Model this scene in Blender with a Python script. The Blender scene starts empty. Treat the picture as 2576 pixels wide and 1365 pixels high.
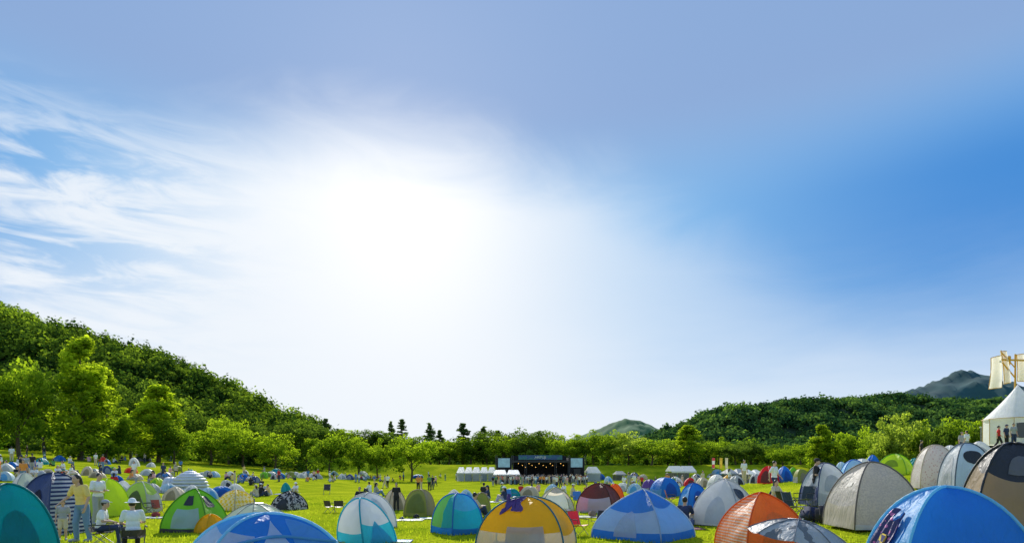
import bpy, bmesh, math, random
import numpy as np
from mathutils import Vector, Matrix, noise
random.seed(7); rng = np.random.default_rng(7)
PI = math.pi
S = bpy.context.scene; C = S.collection
F = 1535.0; HX = 1288.0; HY = 1180.0; CAMZ = 1.8

# ------------------------------------------------------------------ terrain
def ss(a, b, x):
    t = np.clip((np.asarray(x, float)-a)/(b-a), 0, 1); return t*t*(3-2*t)
def terrain(x, y):
    x = np.asarray(x, float); y = np.asarray(y, float)
    z = -0.9*ss(20, 110, y)
    r = np.maximum(0, x-6); r = r*r/(r+1.5); sh = 0.6*np.clip(x-20, 0, 60)
    z = z + 0.13*np.minimum(r, 60)*(1-ss(0, 1, (y-30-sh)/45.0))
    l = np.maximum(0, -x-22); l = l*l/(l+3)
    z = z + 0.10*np.minimum(l, 70)*ss(15, 35, y)
    z = z + 4.0*ss(150, 172, y)
    z = z + 0.05*np.sin(x*0.31+1)*np.cos(y*0.23) + 0.10*np.sin(x*0.07+y*0.05)*ss(20, 60, y)
    return z
DS = np.concatenate([np.arange(6, 60, 0.05), np.arange(60, 400, 0.4)])
def hit(px, py):
    z = CAMZ-(py-HY)/F*DS; g = terrain((px-HX)/F*DS, DS); k = np.nonzero(z <= g)[0]
    return float(DS[k[0]]) if len(k) else 400.0
def spot(px, d):
    x = (px-HX)/F*d
    return Vector((x, d, float(terrain(x, d))))

# ------------------------------------------------------------------ object helpers
def link(o, parent=None):
    C.objects.link(o)
    if parent is not None: o.parent = parent
    return o
REG = []
def tag(o, label, cat, group=None, kind=None, px=None):
    o['label'] = label; o['category'] = cat
    if group: o['group'] = group
    if kind: o['kind'] = kind
    if px is not None: REG.append((o, label, px))
    return o
def thing(name, label, cat, loc=(0, 0, 0), rz=0, group=None, px=None):
    o = bpy.data.objects.new(name, None); link(o); o.location = loc; o.rotation_euler = (0, 0, rz)
    o.empty_display_size = 0.1
    return tag(o, label, cat, group, None, px)
def mobj(name, me, m, parent=None):
    o = bpy.data.objects.new(name, me)
    if m is not None and not me.materials: me.materials.append(m)
    return link(o, parent)
def fin(name, bm, m, parent=None, smooth=False):
    me = bpy.data.meshes.new(name); bm.normal_update(); bm.to_mesh(me); bm.free()
    if smooth: me.polygons.foreach_set('use_smooth', [True]*len(me.polygons))
    return mobj(name, me, m, parent)
def box(bm, c, s, bevel=0):
    r = bmesh.ops.create_cube(bm, size=1, matrix=Matrix.Translation(c) @ Matrix.Diagonal((s[0], s[1], s[2], 1)))
    if bevel:
        es = list({e for v in r['verts'] for e in v.link_edges})
        bmesh.ops.bevel(bm, geom=es, offset=bevel, segments=2, affect='EDGES')
def capsule(bm, a, b, ra, rb, seg=10, rings=4):
    a = Vector(a); b = Vector(b); d = b-a; L = d.length
    if L < 1e-6: d = Vector((0, 0, 1)); L = 1e-6
    q = d.normalized().to_track_quat('Z', 'Y')
    prof = []
    for k in range(1, rings+1):
        t = -PI/2+(PI/2)*k/rings; prof.append((ra*math.cos(t), ra*math.sin(t)))
    for k in range(0, rings):
        t = (PI/2)*k/rings; prof.append((rb*math.cos(t), L+rb*math.sin(t)))
    vs = []
    for r, z in prof:
        vs.append([bm.verts.new(a+q @ Vector((r*math.cos(2*PI*j/seg), r*math.sin(2*PI*j/seg), z))) for j in range(seg)])
    p0 = bm.verts.new(a+q @ Vector((0, 0, -ra))); p1 = bm.verts.new(a+q @ Vector((0, 0, L+rb)))
    for i in range(len(vs)-1):
        for j in range(seg):
            bm.faces.new((vs[i][j], vs[i][(j+1) % seg], vs[i+1][(j+1) % seg], vs[i+1][j]))
    for j in range(seg):
        bm.faces.new((p0, vs[0][(j+1) % seg], vs[0][j])); bm.faces.new((p1, vs[-1][j], vs[-1][(j+1) % seg]))
def tube(bm, pts, r, seg=6, r1=None):
    pts = [Vector(p) for p in pts]; n = len(pts); rings = []
    for i, p in enumerate(pts):
        d = (pts[min(i+1, n-1)]-pts[max(i-1, 0)]).normalized()
        q = d.to_track_quat('Z', 'Y'); rr = r if r1 is None else r+(r1-r)*i/(n-1)
        rings.append([bm.verts.new(p+q @ Vector((rr*math.cos(2*PI*j/seg), rr*math.sin(2*PI*j/seg), 0))) for j in range(seg)])
    for i in range(n-1):
        for j in range(seg):
            bm.faces.new((rings[i][j], rings[i][(j+1) % seg], rings[i+1][(j+1) % seg], rings[i+1][j]))
    bm.faces.new(rings[0][::-1]); bm.faces.new(rings[-1])
def ell(bm, c, r, rot=None, u=14, v=10):
    M = Matrix.Translation(c)
    if rot is not None: M = M @ rot
    bmesh.ops.create_uvsphere(bm, u_segments=u, v_segments=v, radius=1, matrix=M @ Matrix.Diagonal((r[0], r[1], r[2], 1)))
def grid(bm, P, nu, nv):
    vs = [[bm.verts.new(P(i/nu, j/nv)) for i in range(nu+1)] for j in range(nv+1)]
    for j in range(nv):
        for i in range(nu):
            try: bm.faces.new((vs[j][i], vs[j][i+1], vs[j+1][i+1], vs[j+1][i]))
            except ValueError: pass
def quads_mesh(name, V, tint=None):
    V = np.asarray(V, np.float32); n = len(V)
    me = bpy.data.meshes.new(name)
    me.vertices.add(n*4); me.vertices.foreach_set('co', V.reshape(-1))
    me.loops.add(n*4); me.loops.foreach_set('vertex_index', np.arange(n*4, dtype=np.int32))
    me.polygons.add(n); me.polygons.foreach_set('loop_start', np.arange(0, n*4, 4, dtype=np.int32))
    if tint is not None:
        at = me.attributes.new('tint', 'FLOAT', 'POINT'); at.data.foreach_set('value', np.repeat(np.asarray(tint, np.float32), 4))
    me.update(calc_edges=True); return me

# ------------------------------------------------------------------ materials
MC = {}
def newmat(key):
    m = bpy.data.materials.new(key); m.use_nodes = True; nt = m.node_tree; nt.nodes.clear(); return m, nt
def N(nt, t, **k):
    n = nt.nodes.new(t)
    for a, b in k.items(): setattr(n, a, b)
    return n
def mat(col, rough=0.6, metal=0.0, var=0.12, nscale=8, bump=0.1, emit=0):
    key = 'mat_%s_%s_%s_%s_%s_%s' % (col, rough, metal, var, emit, nscale)
    if key in MC: return MC[key]
    m, nt = newmat('plain_surface'); out = N(nt, 'ShaderNodeOutputMaterial'); b = N(nt, 'ShaderNodeBsdfPrincipled')
    tc = N(nt, 'ShaderNodeTexCoord'); no = N(nt, 'ShaderNodeTexNoise'); no.inputs['Scale'].default_value = nscale; no.inputs['Detail'].default_value = 4
    nt.links.new(tc.outputs['Object'], no.inputs['Vector'])
    mx = N(nt, 'ShaderNodeMix', data_type='RGBA'); nt.links.new(no.outputs[0], mx.inputs[0])
    mx.inputs[6].default_value = (*[c*(1-var) for c in col], 1); mx.inputs[7].default_value = (*[min(1, c*(1+var)) for c in col], 1)
    nt.links.new(mx.outputs[2], b.inputs['Base Color']); b.inputs['Roughness'].default_value = rough; b.inputs['Metallic'].default_value = metal
    if emit:
        b.inputs['Emission Color'].default_value = (*col, 1); b.inputs['Emission Strength'].default_value = emit
    nt.links.new(b.outputs[0], out.inputs[0]); MC[key] = m; return m
def fabric(col, col2=None, pat=None, ps=1.0, trans=0.56, see=0.0):
    key = 'fab_%s_%s_%s_%s_%s_%s' % (col, col2, pat, ps, trans, see)
    if key in MC: return MC[key]
    lift = lambda c: tuple(min(0.88, x**0.82) for x in c)
    if max(col) > 0.08: col = lift(col)
    if col2 and max(col2) > 0.08: col2 = lift(col2)
    m, nt = newmat('tent_fabric'); L = nt.links; out = N(nt, 'ShaderNodeOutputMaterial')
    b = N(nt, 'ShaderNodeBsdfPrincipled'); tr = N(nt, 'ShaderNodeBsdfTranslucent'); mix = N(nt, 'ShaderNodeMixShader')
    tc = N(nt, 'ShaderNodeTexCoord')
    no = N(nt, 'ShaderNodeTexNoise'); no.inputs['Scale'].default_value = 2.5; no.inputs['Detail'].default_value = 4; L.new(tc.outputs['Object'], no.inputs['Vector'])
    base = N(nt, 'ShaderNodeMix', data_type='RGBA'); base.inputs[6].default_value = (*[c*0.86 for c in col], 1); base.inputs[7].default_value = (*[min(1, c*1.12) for c in col], 1)
    L.new(no.outputs[0], base.inputs[0]); cur = base.outputs[2]
    if pat:
        fac = None
        if pat == 'stripe':
            sx = N(nt, 'ShaderNodeSeparateXYZ'); L.new(tc.outputs['Object'], sx.inputs[0])
            mu = N(nt, 'ShaderNodeMath', operation='MULTIPLY'); L.new(sx.outputs['Z'], mu.inputs[0]); mu.inputs[1].default_value = ps
            fr = N(nt, 'ShaderNodeMath', operation='FRACT'); L.new(mu.outputs[0], fr.inputs[0])
            gt = N(nt, 'ShaderNodeMath', operation='GREATER_THAN'); L.new(fr.outputs[0], gt.inputs[0]); gt.inputs[1].default_value = 0.5; fac = gt.outputs[0]
        elif pat == 'tri':
            mp = N(nt, 'ShaderNodeMapping'); mp.inputs['Rotation'].default_value = (0, PI/4, 0); L.new(tc.outputs['Object'], mp.inputs[0])
            ch = N(nt, 'ShaderNodeTexChecker'); ch.inputs['Scale'].default_value = ps; L.new(mp.outputs[0], ch.inputs['Vector']); fac = ch.outputs['Fac']
        elif pat == 'dots':
            vo = N(nt, 'ShaderNodeTexVoronoi'); vo.inputs['Scale'].default_value = ps; L.new(tc.outputs['Object'], vo.inputs['Vector'])
            lt = N(nt, 'ShaderNodeMath', operation='LESS_THAN'); L.new(vo.outputs['Distance'], lt.inputs[0]); lt.inputs[1].default_value = 0.28; fac = lt.outputs[0]
        elif pat == 'camo':
            n2 = N(nt, 'ShaderNodeTexNoise'); n2.inputs['Scale'].default_value = ps; L.new(tc.outputs['Object'], n2.inputs['Vector'])
            lt = N(nt, 'ShaderNodeMath', operation='LESS_THAN'); L.new(n2.outputs[0], lt.inputs[0]); lt.inputs[1].default_value = 0.5; fac = lt.outputs[0]
        m2 = N(nt, 'ShaderNodeMix', data_type='RGBA'); L.new(fac, m2.inputs[0]); L.new(cur, m2.inputs[6]); m2.inputs[7].default_value = (*col2, 1); cur = m2.outputs[2]
    bu = N(nt, 'ShaderNodeBump'); bu.inputs['Strength'].default_value = 0.6; bu.inputs['Distance'].default_value = 0.07
    mpw = N(nt, 'ShaderNodeMapping'); mpw.inputs['Scale'].default_value = (1, 1, 0.35); L.new(tc.outputs['Object'], mpw.inputs[0])
    nw = N(nt, 'ShaderNodeTexNoise'); nw.inputs['Scale'].default_value = 7; nw.inputs['Detail'].default_value = 3; nw.inputs['Distortion'].default_value = 1.2; L.new(mpw.outputs[0], nw.inputs['Vector'])
    L.new(nw.outputs[0], bu.inputs['Height']); L.new(bu.outputs[0], b.inputs['Normal'])
    L.new(cur, b.inputs['Base Color']); L.new(cur, tr.inputs['Color']); b.inputs['Roughness'].default_value = 0.5
    mix.inputs[0].default_value = trans; L.new(b.outputs[0], mix.inputs[1]); L.new(tr.outputs[0], mix.inputs[2]); fin_ = mix.outputs[0]
    if see:
        tp = N(nt, 'ShaderNodeBsdfTransparent'); mm = N(nt, 'ShaderNodeMixShader'); mm.inputs[0].default_value = see
        L.new(fin_, mm.inputs[1]); L.new(tp.outputs[0], mm.inputs[2]); fin_ = mm.outputs[0]
    L.new(fin_, out.inputs[0]); MC[key] = m; return m
def leafmat(name, dark, light, trans, nscale=0.25):
    m, nt = newmat(name); L = nt.links; out = N(nt, 'ShaderNodeOutputMaterial')
    at = N(nt, 'ShaderNodeAttribute', attribute_name='tint'); oi = N(nt, 'ShaderNodeObjectInfo')
    geo = N(nt, 'ShaderNodeNewGeometry'); no = N(nt, 'ShaderNodeTexNoise'); no.inputs['Scale'].default_value = nscale; no.inputs['Detail'].default_value = 2
    L.new(geo.outputs['Position'], no.inputs['Vector'])
    a = N(nt, 'ShaderNodeMath', operation='MULTIPLY_ADD'); L.new(oi.outputs['Random'], a.inputs[0]); a.inputs[1].default_value = 0.35; L.new(at.outputs['Fac'], a.inputs[2])
    a2 = N(nt, 'ShaderNodeMath', operation='MULTIPLY_ADD'); L.new(no.outputs[0], a2.inputs[0]); a2.inputs[1].default_value = 0.5; L.new(a.outputs[0], a2.inputs[2])
    a3 = N(nt, 'ShaderNodeMath', operation='SUBTRACT', use_clamp=True); L.new(a2.outputs[0], a3.inputs[0]); a3.inputs[1].default_value = 0.35
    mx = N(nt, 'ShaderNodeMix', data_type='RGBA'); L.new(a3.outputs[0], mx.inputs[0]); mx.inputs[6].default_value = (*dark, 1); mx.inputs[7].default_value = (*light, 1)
    d = N(nt, 'ShaderNodeBsdfDiffuse'); t = N(nt, 'ShaderNodeBsdfTranslucent'); ms = N(nt, 'ShaderNodeMixShader'); ms.inputs[0].default_value = trans
    br = N(nt, 'ShaderNodeMix', data_type='RGBA', blend_type='MULTIPLY'); br.inputs[0].default_value = 1; L.new(mx.outputs[2], br.inputs[6]); br.inputs[7].default_value = (1.6, 1.6, 0.8, 1)
    L.new(mx.outputs[2], d.inputs[0]); L.new(br.outputs[2], t.inputs[0]); L.new(d.outputs[0], ms.inputs[1]); L.new(t.outputs[0], ms.inputs[2])
    L.new(ms.outputs[0], out.inputs[0]); return m

# ------------------------------------------------------------------ world
SAZ = math.atan((1010-HX)/F); SEL = math.radians(31); GEL = 0.43
w = bpy.data.worlds.new('World'); S.world = w; w.use_nodes = True; nt = w.node_tree; nt.nodes.clear(); L = nt.links
def M(op, a, b=None, c=None, clamp=False):
    n = nt.nodes.new('ShaderNodeMath'); n.operation = op; n.use_clamp = clamp
    for i, q in enumerate((a, b, c)):
        if q is None: continue
        if isinstance(q, (int, float)): n.inputs[i].default_value = q
        else: L.new(q, n.inputs[i])
    return n.outputs[0]
def SM(a, b, x):
    n = nt.nodes.new('ShaderNodeMapRange'); n.interpolation_type = 'SMOOTHSTEP'
    L.new(x, n.inputs[0]); n.inputs[1].default_value = a; n.inputs[2].default_value = b; n.inputs[3].default_value = 0; n.inputs[4].default_value = 1
    return n.outputs[0]
def MIX(f, a, b):
    n = nt.nodes.new('ShaderNodeMix'); n.data_type = 'RGBA'
    if isinstance(f, (int, float)): n.inputs[0].default_value = f
    else: L.new(f, n.inputs[0])
    for i, q in ((6, a), (7, b)):
        if isinstance(q, tuple): n.inputs[i].default_value = (*q, 1)
        else: L.new(q, n.inputs[i])
    return n.outputs[2]
tc = nt.nodes.new('ShaderNodeTexCoord'); sp = nt.nodes.new('ShaderNodeSeparateXYZ'); L.new(tc.outputs['Generated'], sp.inputs[0])
az = M('ARCTAN2', sp.outputs[0], sp.outputs[1]); el = M('MAXIMUM', M('ARCSINE', sp.outputs[2]), 0.0)
sky = nt.nodes.new('ShaderNodeTexSky'); sky.sky_type = 'NISHITA'; sky.sun_disc = False; sky.sun_elevation = SEL; sky.sun_rotation = SAZ
daz = M('SUBTRACT', az, SAZ); daz2 = M('MULTIPLY', daz, daz)
deep = M('MULTIPLY', SM(0.28, 0.88, M('ABSOLUTE', daz)), M('SUBTRACT', 1.0, SM(0.37, 0.52, el)))
deep = M('MULTIPLY', deep, SM(0.02, 0.34, el))
mid = MIX(SM(0.36, 0.54, el), (2.5, 5.3, 8.7), (2.6, 4.1, 7.0))
blue = MIX(deep, mid, (0.60, 2.7, 6.9))
blue = MIX(0.05, blue, sky.outputs[0])
cv = nt.nodes.new('ShaderNodeCombineXYZ'); L.new(az, cv.inputs[0]); L.new(el, cv.inputs[1])
def NOI(rot, sc, scale, det=5, dist=0.8, loc=(0, 0, 0)):
    mp = nt.nodes.new('ShaderNodeMapping'); mp.inputs['Rotation'].default_value = (0, 0, rot); mp.inputs['Scale'].default_value = sc; mp.inputs['Location'].default_value = loc
    L.new(cv.outputs[0], mp.inputs[0]); n = nt.nodes.new('ShaderNodeTexNoise'); n.inputs['Scale'].default_value = scale; n.inputs['Detail'].default_value = det
    n.inputs['Distortion'].default_value = dist; n.inputs['Roughness'].default_value = 0.58; L.new(mp.outputs[0], n.inputs['Vector']); return n.outputs[0]
nA = NOI(0.5, (1, 2.6, 1), 3.2); nB = NOI(0.7, (1, 4.5, 1), 7.5, loc=(3, 1, 0)); nC = NOI(-0.15, (1, 4.0, 1), 2.6, dist=0.3, loc=(7, 2, 0))
edge = M('ADD', M('ADD', el, M('MULTIPLY', daz2, 0.60)), M('MULTIPLY', M('SUBTRACT', nA, 0.5), 0.12))
U = M('SUBTRACT', 1.0, SM(0.40, 0.57, edge))
kf = M('ADD', 1.7, M('MULTIPLY', SM(-0.15, 0.40, daz), 3.0))
g = M('EXPONENT', M('MULTIPLY', M('MULTIPLY', daz2, kf), -1.0))
Wm = M('MULTIPLY', U, g)
hz_s = M('ADD', 0.165, M('MULTIPLY', M('SUBTRACT', nC, 0.5), 0.12))
haze = M('EXPONENT', M('MULTIPLY', M('POWER', M('DIVIDE', el, hz_s), 2.0), -1.0))
left = M('MULTIPLY', M('SUBTRACT', 1.0, SM(-0.62, -0.10, az)), M('SUBTRACT', 1.0, SM(0.36, 0.50, el)))
wis = M('MULTIPLY', left, SM(0.42, 0.60, M('ADD', M('MULTIPLY', nA, 0.45), M('MULTIPLY', nB, 0.55))))
gap = M('MULTIPLY', M('MULTIPLY', M('SUBTRACT', 1.0, SM(-0.72, -0.36, az)), SM(0.58, 0.42, M('ADD', M('MULTIPLY', nA, 0.6), M('MULTIPLY', nB, 0.4)))), SM(0.16, 0.30, el))
Wm = M('MULTIPLY', Wm, M('SUBTRACT', 1.0, M('MULTIPLY', gap, 0.85)))
inv = M('MULTIPLY', M('MULTIPLY', M('SUBTRACT', 1.0, M('MULTIPLY', Wm, 0.98)), M('SUBTRACT', 1.0, M('MULTIPLY', haze, 0.95))), M('SUBTRACT', 1.0, M('MULTIPLY', wis, 0.85)))
core = M('EXPONENT', M('MULTIPLY', M('ADD', daz2, M('POWER', M('SUBTRACT', el, GEL), 2.0)), -22.0))
whitec = MIX(core, (8.7, 9.2, 9.8), (10.8, 10.8, 10.8))
final = MIX(inv, whitec, blue)
bg = nt.nodes.new('ShaderNodeBackground'); bg.inputs['Strength'].default_value = 0.1; L.new(final, bg.inputs[0])
wo = nt.nodes.new('ShaderNodeOutputWorld'); L.new(bg.outputs[0], wo.inputs[0])
sun = bpy.data.lights.new('sun', 'SUN'); sun.energy = 5.0; sun.angle = math.radians(0.5); sun.color = (1, 0.95, 0.86)
so = link(bpy.data.objects.new('sun', sun))
sd = Vector((math.sin(SAZ)*math.cos(SEL), math.cos(SAZ)*math.cos(SEL), math.sin(SEL)))
so.rotation_euler = sd.to_track_quat('Z', 'Y').to_euler(); so.location = (0, 0, 60)
cam = bpy.data.cameras.new('camera'); cam.lens = 36*F/2576; cam.sensor_width = 36; cam.shift_y = 497.5/2576; cam.clip_end = 9000; cam.clip_start = 0.1
co = link(bpy.data.objects.new('camera', cam)); co.location = (0, 0, CAMZ); co.rotation_euler = (PI/2, 0, 0); S.camera = co
S.view_settings.view_transform = 'Standard'; S.view_settings.look = 'None'; S.view_settings.exposure = 0

# ------------------------------------------------------------------ ground
def sheet(name, xs, ys, zf, m, kind='structure'):
    X, Y = np.meshgrid(xs, ys); Z = zf(X, Y); nx = len(xs); ny = len(ys)
    me = bpy.data.meshes.new(name)
    co = np.stack([X, Y, Z], -1).reshape(-1, 3)
    idx = np.arange(nx*ny).reshape(ny, nx)
    f = np.stack([idx[:-1, :-1], idx[:-1, 1:], idx[1:, 1:], idx[1:, :-1]], -1).reshape(-1, 4)
    me.vertices.add(len(co)); me.vertices.foreach_set('co', co.astype(np.float32).reshape(-1))
    me.loops.add(f.size); me.loops.foreach_set('vertex_index', f.reshape(-1).astype(np.int32))
    me.polygons.add(len(f)); me.polygons.foreach_set('loop_start', np.arange(0, f.size, 4, dtype=np.int32)); me.polygons.foreach_set('use_smooth', np.ones(len(f), bool))
    me.update(calc_edges=True); o = mobj(name, me, m); o['kind'] = kind; return o
gm, nt = newmat('meadow_grass'); L = nt.links
out = N(nt, 'ShaderNodeOutputMaterial'); b = N(nt, 'ShaderNodeBsdfDiffuse'); geo = N(nt, 'ShaderNodeNewGeometry')
def gn(s, d=5):
    n = N(nt, 'ShaderNodeTexNoise'); n.inputs['Scale'].default_value = s; n.inputs['Detail'].default_value = d; L.new(geo.outputs['Position'], n.inputs['Vector']); return n.outputs[0]
r1 = N(nt, 'ShaderNodeValToRGB'); L.new(gn(0.25), r1.inputs[0])
r1.color_ramp.elements[0].position = 0.35; r1.color_ramp.elements[0].color = (0.24, 0.32, 0.012, 1)
r1.color_ramp.elements[1].position = 0.65; r1.color_ramp.elements[1].color = (0.46, 0.50, 0.022, 1)
r2 = N(nt, 'ShaderNodeValToRGB'); L.new(gn(9, 6), r2.inputs[0])
r2.color_ramp.elements[0].position = 0.35; r2.color_ramp.elements[0].color = (0.55, 0.6, 0.5, 1)
r2.color_ramp.elements[1].position = 0.62; r2.color_ramp.elements[1].color = (1.15, 1.12, 1.0, 1)
mm = N(nt, 'ShaderNodeMix', data_type='RGBA', blend_type='MULTIPLY'); mm.inputs[0].default_value = 1; L.new(r1.outputs[0], mm.inputs[6]); L.new(r2.outputs[0], mm.inputs[7])
bu = N(nt, 'ShaderNodeBump'); bu.inputs['Strength'].default_value = 0.5; bu.inputs['Distance'].default_value = 0.06; L.new(gn(14, 6), bu.inputs['Height'])
L.new(mm.outputs[2], b.inputs[0]); L.new(bu.outputs[0], b.inputs['Normal']); L.new(b.outputs[0], out.inputs[0])
gx = np.concatenate([-np.geomspace(3000, 62, 26), np.arange(-60, 60.1, 1.0), np.geomspace(62, 3000, 26)])
gy = np.concatenate([np.arange(-40, 0, 4), np.arange(0, 60, 0.8), np.arange(60, 200, 2.5), np.geomspace(200, 6000, 26)])
sheet('ground', gx, gy, terrain, gm)
n = 60000; d = 8+34*rng.random(n)**1.4; xr = (rng.random(n)*2-1)*0.95*d
z0 = terrain(xr, d); h = 0.03+0.06*rng.random(n); a = rng.random(n)*PI; wv = 0.012+0.012*rng.random(n)
dx = np.cos(a)*wv; dy = np.sin(a)*wv; lx = (rng.random(n)-.5)*0.05; ly = (rng.random(n)-.5)*0.05
Vt = np.stack([np.stack([xr-dx, d-dy, z0-.01], -1), np.stack([xr+dx, d+dy, z0-.01], -1), np.stack([xr+lx+dx*.15, d+ly+dy*.15, z0+h], -1), np.stack([xr+lx-dx*.15, d+ly-dy*.15, z0+h], -1)], 1)
gl = leafmat('grass_blade', (0.15, 0.24, 0.01), (0.40, 0.46, 0.03), 0.5)
o = mobj('grass', quads_mesh('grass', Vt, rng.random(n)), gl); tag(o, 'short sunlit green grass blades covering the near field', 'grass', kind='stuff')

# ------------------------------------------------------------------ hills
def fbm(X, Y, s, seed=0, a=1.0):
    r = np.random.default_rng(seed); z = np.zeros_like(X)
    for k in range(7):
        th = r.random()*2*PI; f = s*(1.0+0.8*k); ph = r.random()*9; z += np.sin((X*math.cos(th)+Y*math.sin(th))*f+ph)/(1+0.8*k)
    return z*a
lx_ = [-400, -300, -218, -201, -184, -167, -150, -133, -117, -100, -83, -66, -49, -20, 400]
lh_ = [85, 76, 62, 59, 55, 48, 41, 33, 25, 18, 13, 9, 4, 0, 0]
def hillL(X, Y): return 1.5+np.interp(X, lx_, lh_)*ss(118, 262, Y)*(1-ss(268, 350, Y))-6.0*(1-ss(118, 150, Y))-6*ss(-80, -50, X)+fbm(X, Y, 0.05, 1, 2.2)*ss(130, 200, Y)
rx_ = [-200, 0, 44, 90, 122, 161, 180, 195, 222, 251, 278, 356, 395, 435, 503, 800]
rh_ = [2, 7, 13, 19, 24, 37, 48, 55, 54, 59, 57, 62, 58, 59, 62, 50]
def hillR(X, Y): return np.interp(X, rx_, rh_)*ss(340, 600, Y)*(1-ss(615, 800, Y))+fbm(X, Y, 0.035, 2, 3.4)*ss(360, 480, Y)
fl = mat((0.03, 0.06, 0.015), 0.95, var=0.4, nscale=0.3)
sheet('hill', np.linspace(-420, -45, 90), np.linspace(112, 420, 60), hillL, fl)
sheet('hill', np.linspace(-120, 900, 110), np.linspace(335, 900, 50), hillR, mat((0.03, 0.07, 0.03), 0.95, var=0.4, nscale=0.1))
def crowns(cx, cy, cz, r, rh, per, size, tint):
    n = len(cx); k = n*per
    v = rng.normal(size=(k, 3)); v /= np.linalg.norm(v, axis=1)[:, None]; v[:, 2] = np.abs(v[:, 2])*1.0-0.25*(rng.random(k) < .35)
    v *= (0.80+0.22*rng.random(k))[:, None]
    lump = 1+0.20*np.sin(v[:, 0]*5+np.repeat(cx, per)*3)*np.sin(v[:, 1]*5+np.repeat(cy, per)*2)
    c = np.stack([np.repeat(cx, per)+v[:, 0]*np.repeat(r, per)*lump, np.repeat(cy, per)+v[:, 1]*np.repeat(r, per)*lump, np.repeat(cz, per)+v[:, 2]*np.repeat(rh, per)*lump], -1)
    nrm = v+rng.normal(size=(k, 3))*0.32; nrm /= np.linalg.norm(nrm, axis=1)[:, None]
    a = np.cross(nrm, rng.normal(size=(k, 3))); a /= np.linalg.norm(a, axis=1)[:, None]; b_ = np.cross(nrm, a)
    s = (size*(0.6+0.8*rng.random(k)))[:, None]*0.5
    a *= s; b_ *= s*0.8
    q = np.stack([c-a-b_*.4, c-a*.3+b_, c+a+b_*.4, c+a*.2-b_], 1)
    return q, np.repeat(tint, per)+0.12*(rng.random(k)-.5)+0.50*v[:, 2]  # tint climbs with leaf height: lit tops and shaded undersides painted into the crowns
def forest(name, label, xs, ys, zf, per, size, r0, r1, m, aspect=1.1, lift=0.6, con_p=0.10):
    nn = len(xs); r = r0+(r1-r0)*rng.random(nn)**1.5; rh = r*aspect*(0.8+0.5*rng.random(nn))
    con = rng.random(nn) < con_p; rh = np.where(con, rh*1.45, rh); r = np.where(con, r*0.65, r)
    ti = rng.random(nn)*1.1-0.5; ti = np.where(con, -0.4, ti)
    q, t = crowns(xs, ys, zf(xs, ys)+r*lift, r, rh, per, size, ti)
    o = mobj(name, quads_mesh(name, q, t), m); tag(o, label, 'wood', kind='stuff'); return o
lfL = leafmat('hill_foliage', (0.028, 0.070, 0.014), (0.25, 0.36, 0.035), 0.42, nscale=0.04)
lfR = leafmat('far_hill_foliage', (0.030, 0.085, 0.035), (0.17, 0.29, 0.065), 0.40, nscale=0.02)  # bluish shift paints distance haze into the leaf colour
n = 3500; ys = 122+150*rng.random(n); xs = -(48+288*rng.random(n)); k = (xs > -0.93*ys-6); xs, ys = xs[k], ys[k]
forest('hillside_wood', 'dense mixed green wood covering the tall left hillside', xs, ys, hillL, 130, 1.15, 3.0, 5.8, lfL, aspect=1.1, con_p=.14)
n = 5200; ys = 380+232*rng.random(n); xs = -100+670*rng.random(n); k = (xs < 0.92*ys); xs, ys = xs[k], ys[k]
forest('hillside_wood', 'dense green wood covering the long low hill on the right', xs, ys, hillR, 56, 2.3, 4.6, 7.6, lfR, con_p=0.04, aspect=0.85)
lfM = leafmat('wood_foliage', (0.035, 0.075, 0.014), (0.17, 0.27, 0.025), 0.45, nscale=0.08)
lfU = leafmat('bush_foliage', (0.04, 0.08, 0.012), (0.22, 0.32, 0.022), 0.45, nscale=0.08)
n = 900; ys = 215+50*rng.random(n); xs = -130+400*rng.random(n)
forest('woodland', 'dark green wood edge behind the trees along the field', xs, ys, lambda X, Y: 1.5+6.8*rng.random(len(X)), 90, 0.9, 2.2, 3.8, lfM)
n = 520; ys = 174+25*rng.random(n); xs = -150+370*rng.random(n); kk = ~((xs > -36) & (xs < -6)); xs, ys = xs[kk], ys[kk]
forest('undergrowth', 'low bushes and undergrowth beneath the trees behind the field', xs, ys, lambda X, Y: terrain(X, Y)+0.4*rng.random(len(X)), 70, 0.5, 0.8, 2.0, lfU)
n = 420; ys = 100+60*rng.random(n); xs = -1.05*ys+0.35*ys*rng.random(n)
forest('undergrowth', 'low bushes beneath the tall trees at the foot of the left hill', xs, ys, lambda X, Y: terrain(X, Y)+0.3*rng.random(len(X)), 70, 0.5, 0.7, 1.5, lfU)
def ridge(name, pxs, pys, Y, depth, m, rug):
    X0 = (np.array(pxs)-HX)/F*Y; Hh = (HY-np.array(pys))/F*Y
    xs = np.linspace(X0[0], X0[-1], 220); ys = np.linspace(Y-depth, Y+depth, 60)
    def zf(X, YY):
        e = np.interp(X, X0, Hh); k = np.clip(e/60, 0, 1); u = (YY-Y)/depth
        rid = np.abs(fbm(X, YY, 26/Y, 5)); return e*(1-np.abs(u))**0.8-rug*rid*k*np.minimum(1, np.abs(u)*3+.06)*(1-np.abs(u))+rug*0.09*fbm(X, YY, 150/Y, 8)*k
    return sheet(name, xs, ys, zf, m)
ridge('mountain', [1340, 1430, 1480, 1530, 1570, 1610, 1660, 1720, 1800], [1125, 1103, 1086, 1062, 1049, 1055, 1073, 1085, 1110], 1300, 280, mat((0.045, 0.14, 0.045), 0.95, var=0.7, nscale=0.03), 12)
ridge('mountain', [1330, 1400, 1450, 1520, 1600], [1135, 1118, 1112, 1108, 1125], 2400, 400, mat((0.25, 0.36, 0.48), 0.95, var=0.1, nscale=0.02), 6)  # pale blue is aerial haze painted into the base colour
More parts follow.
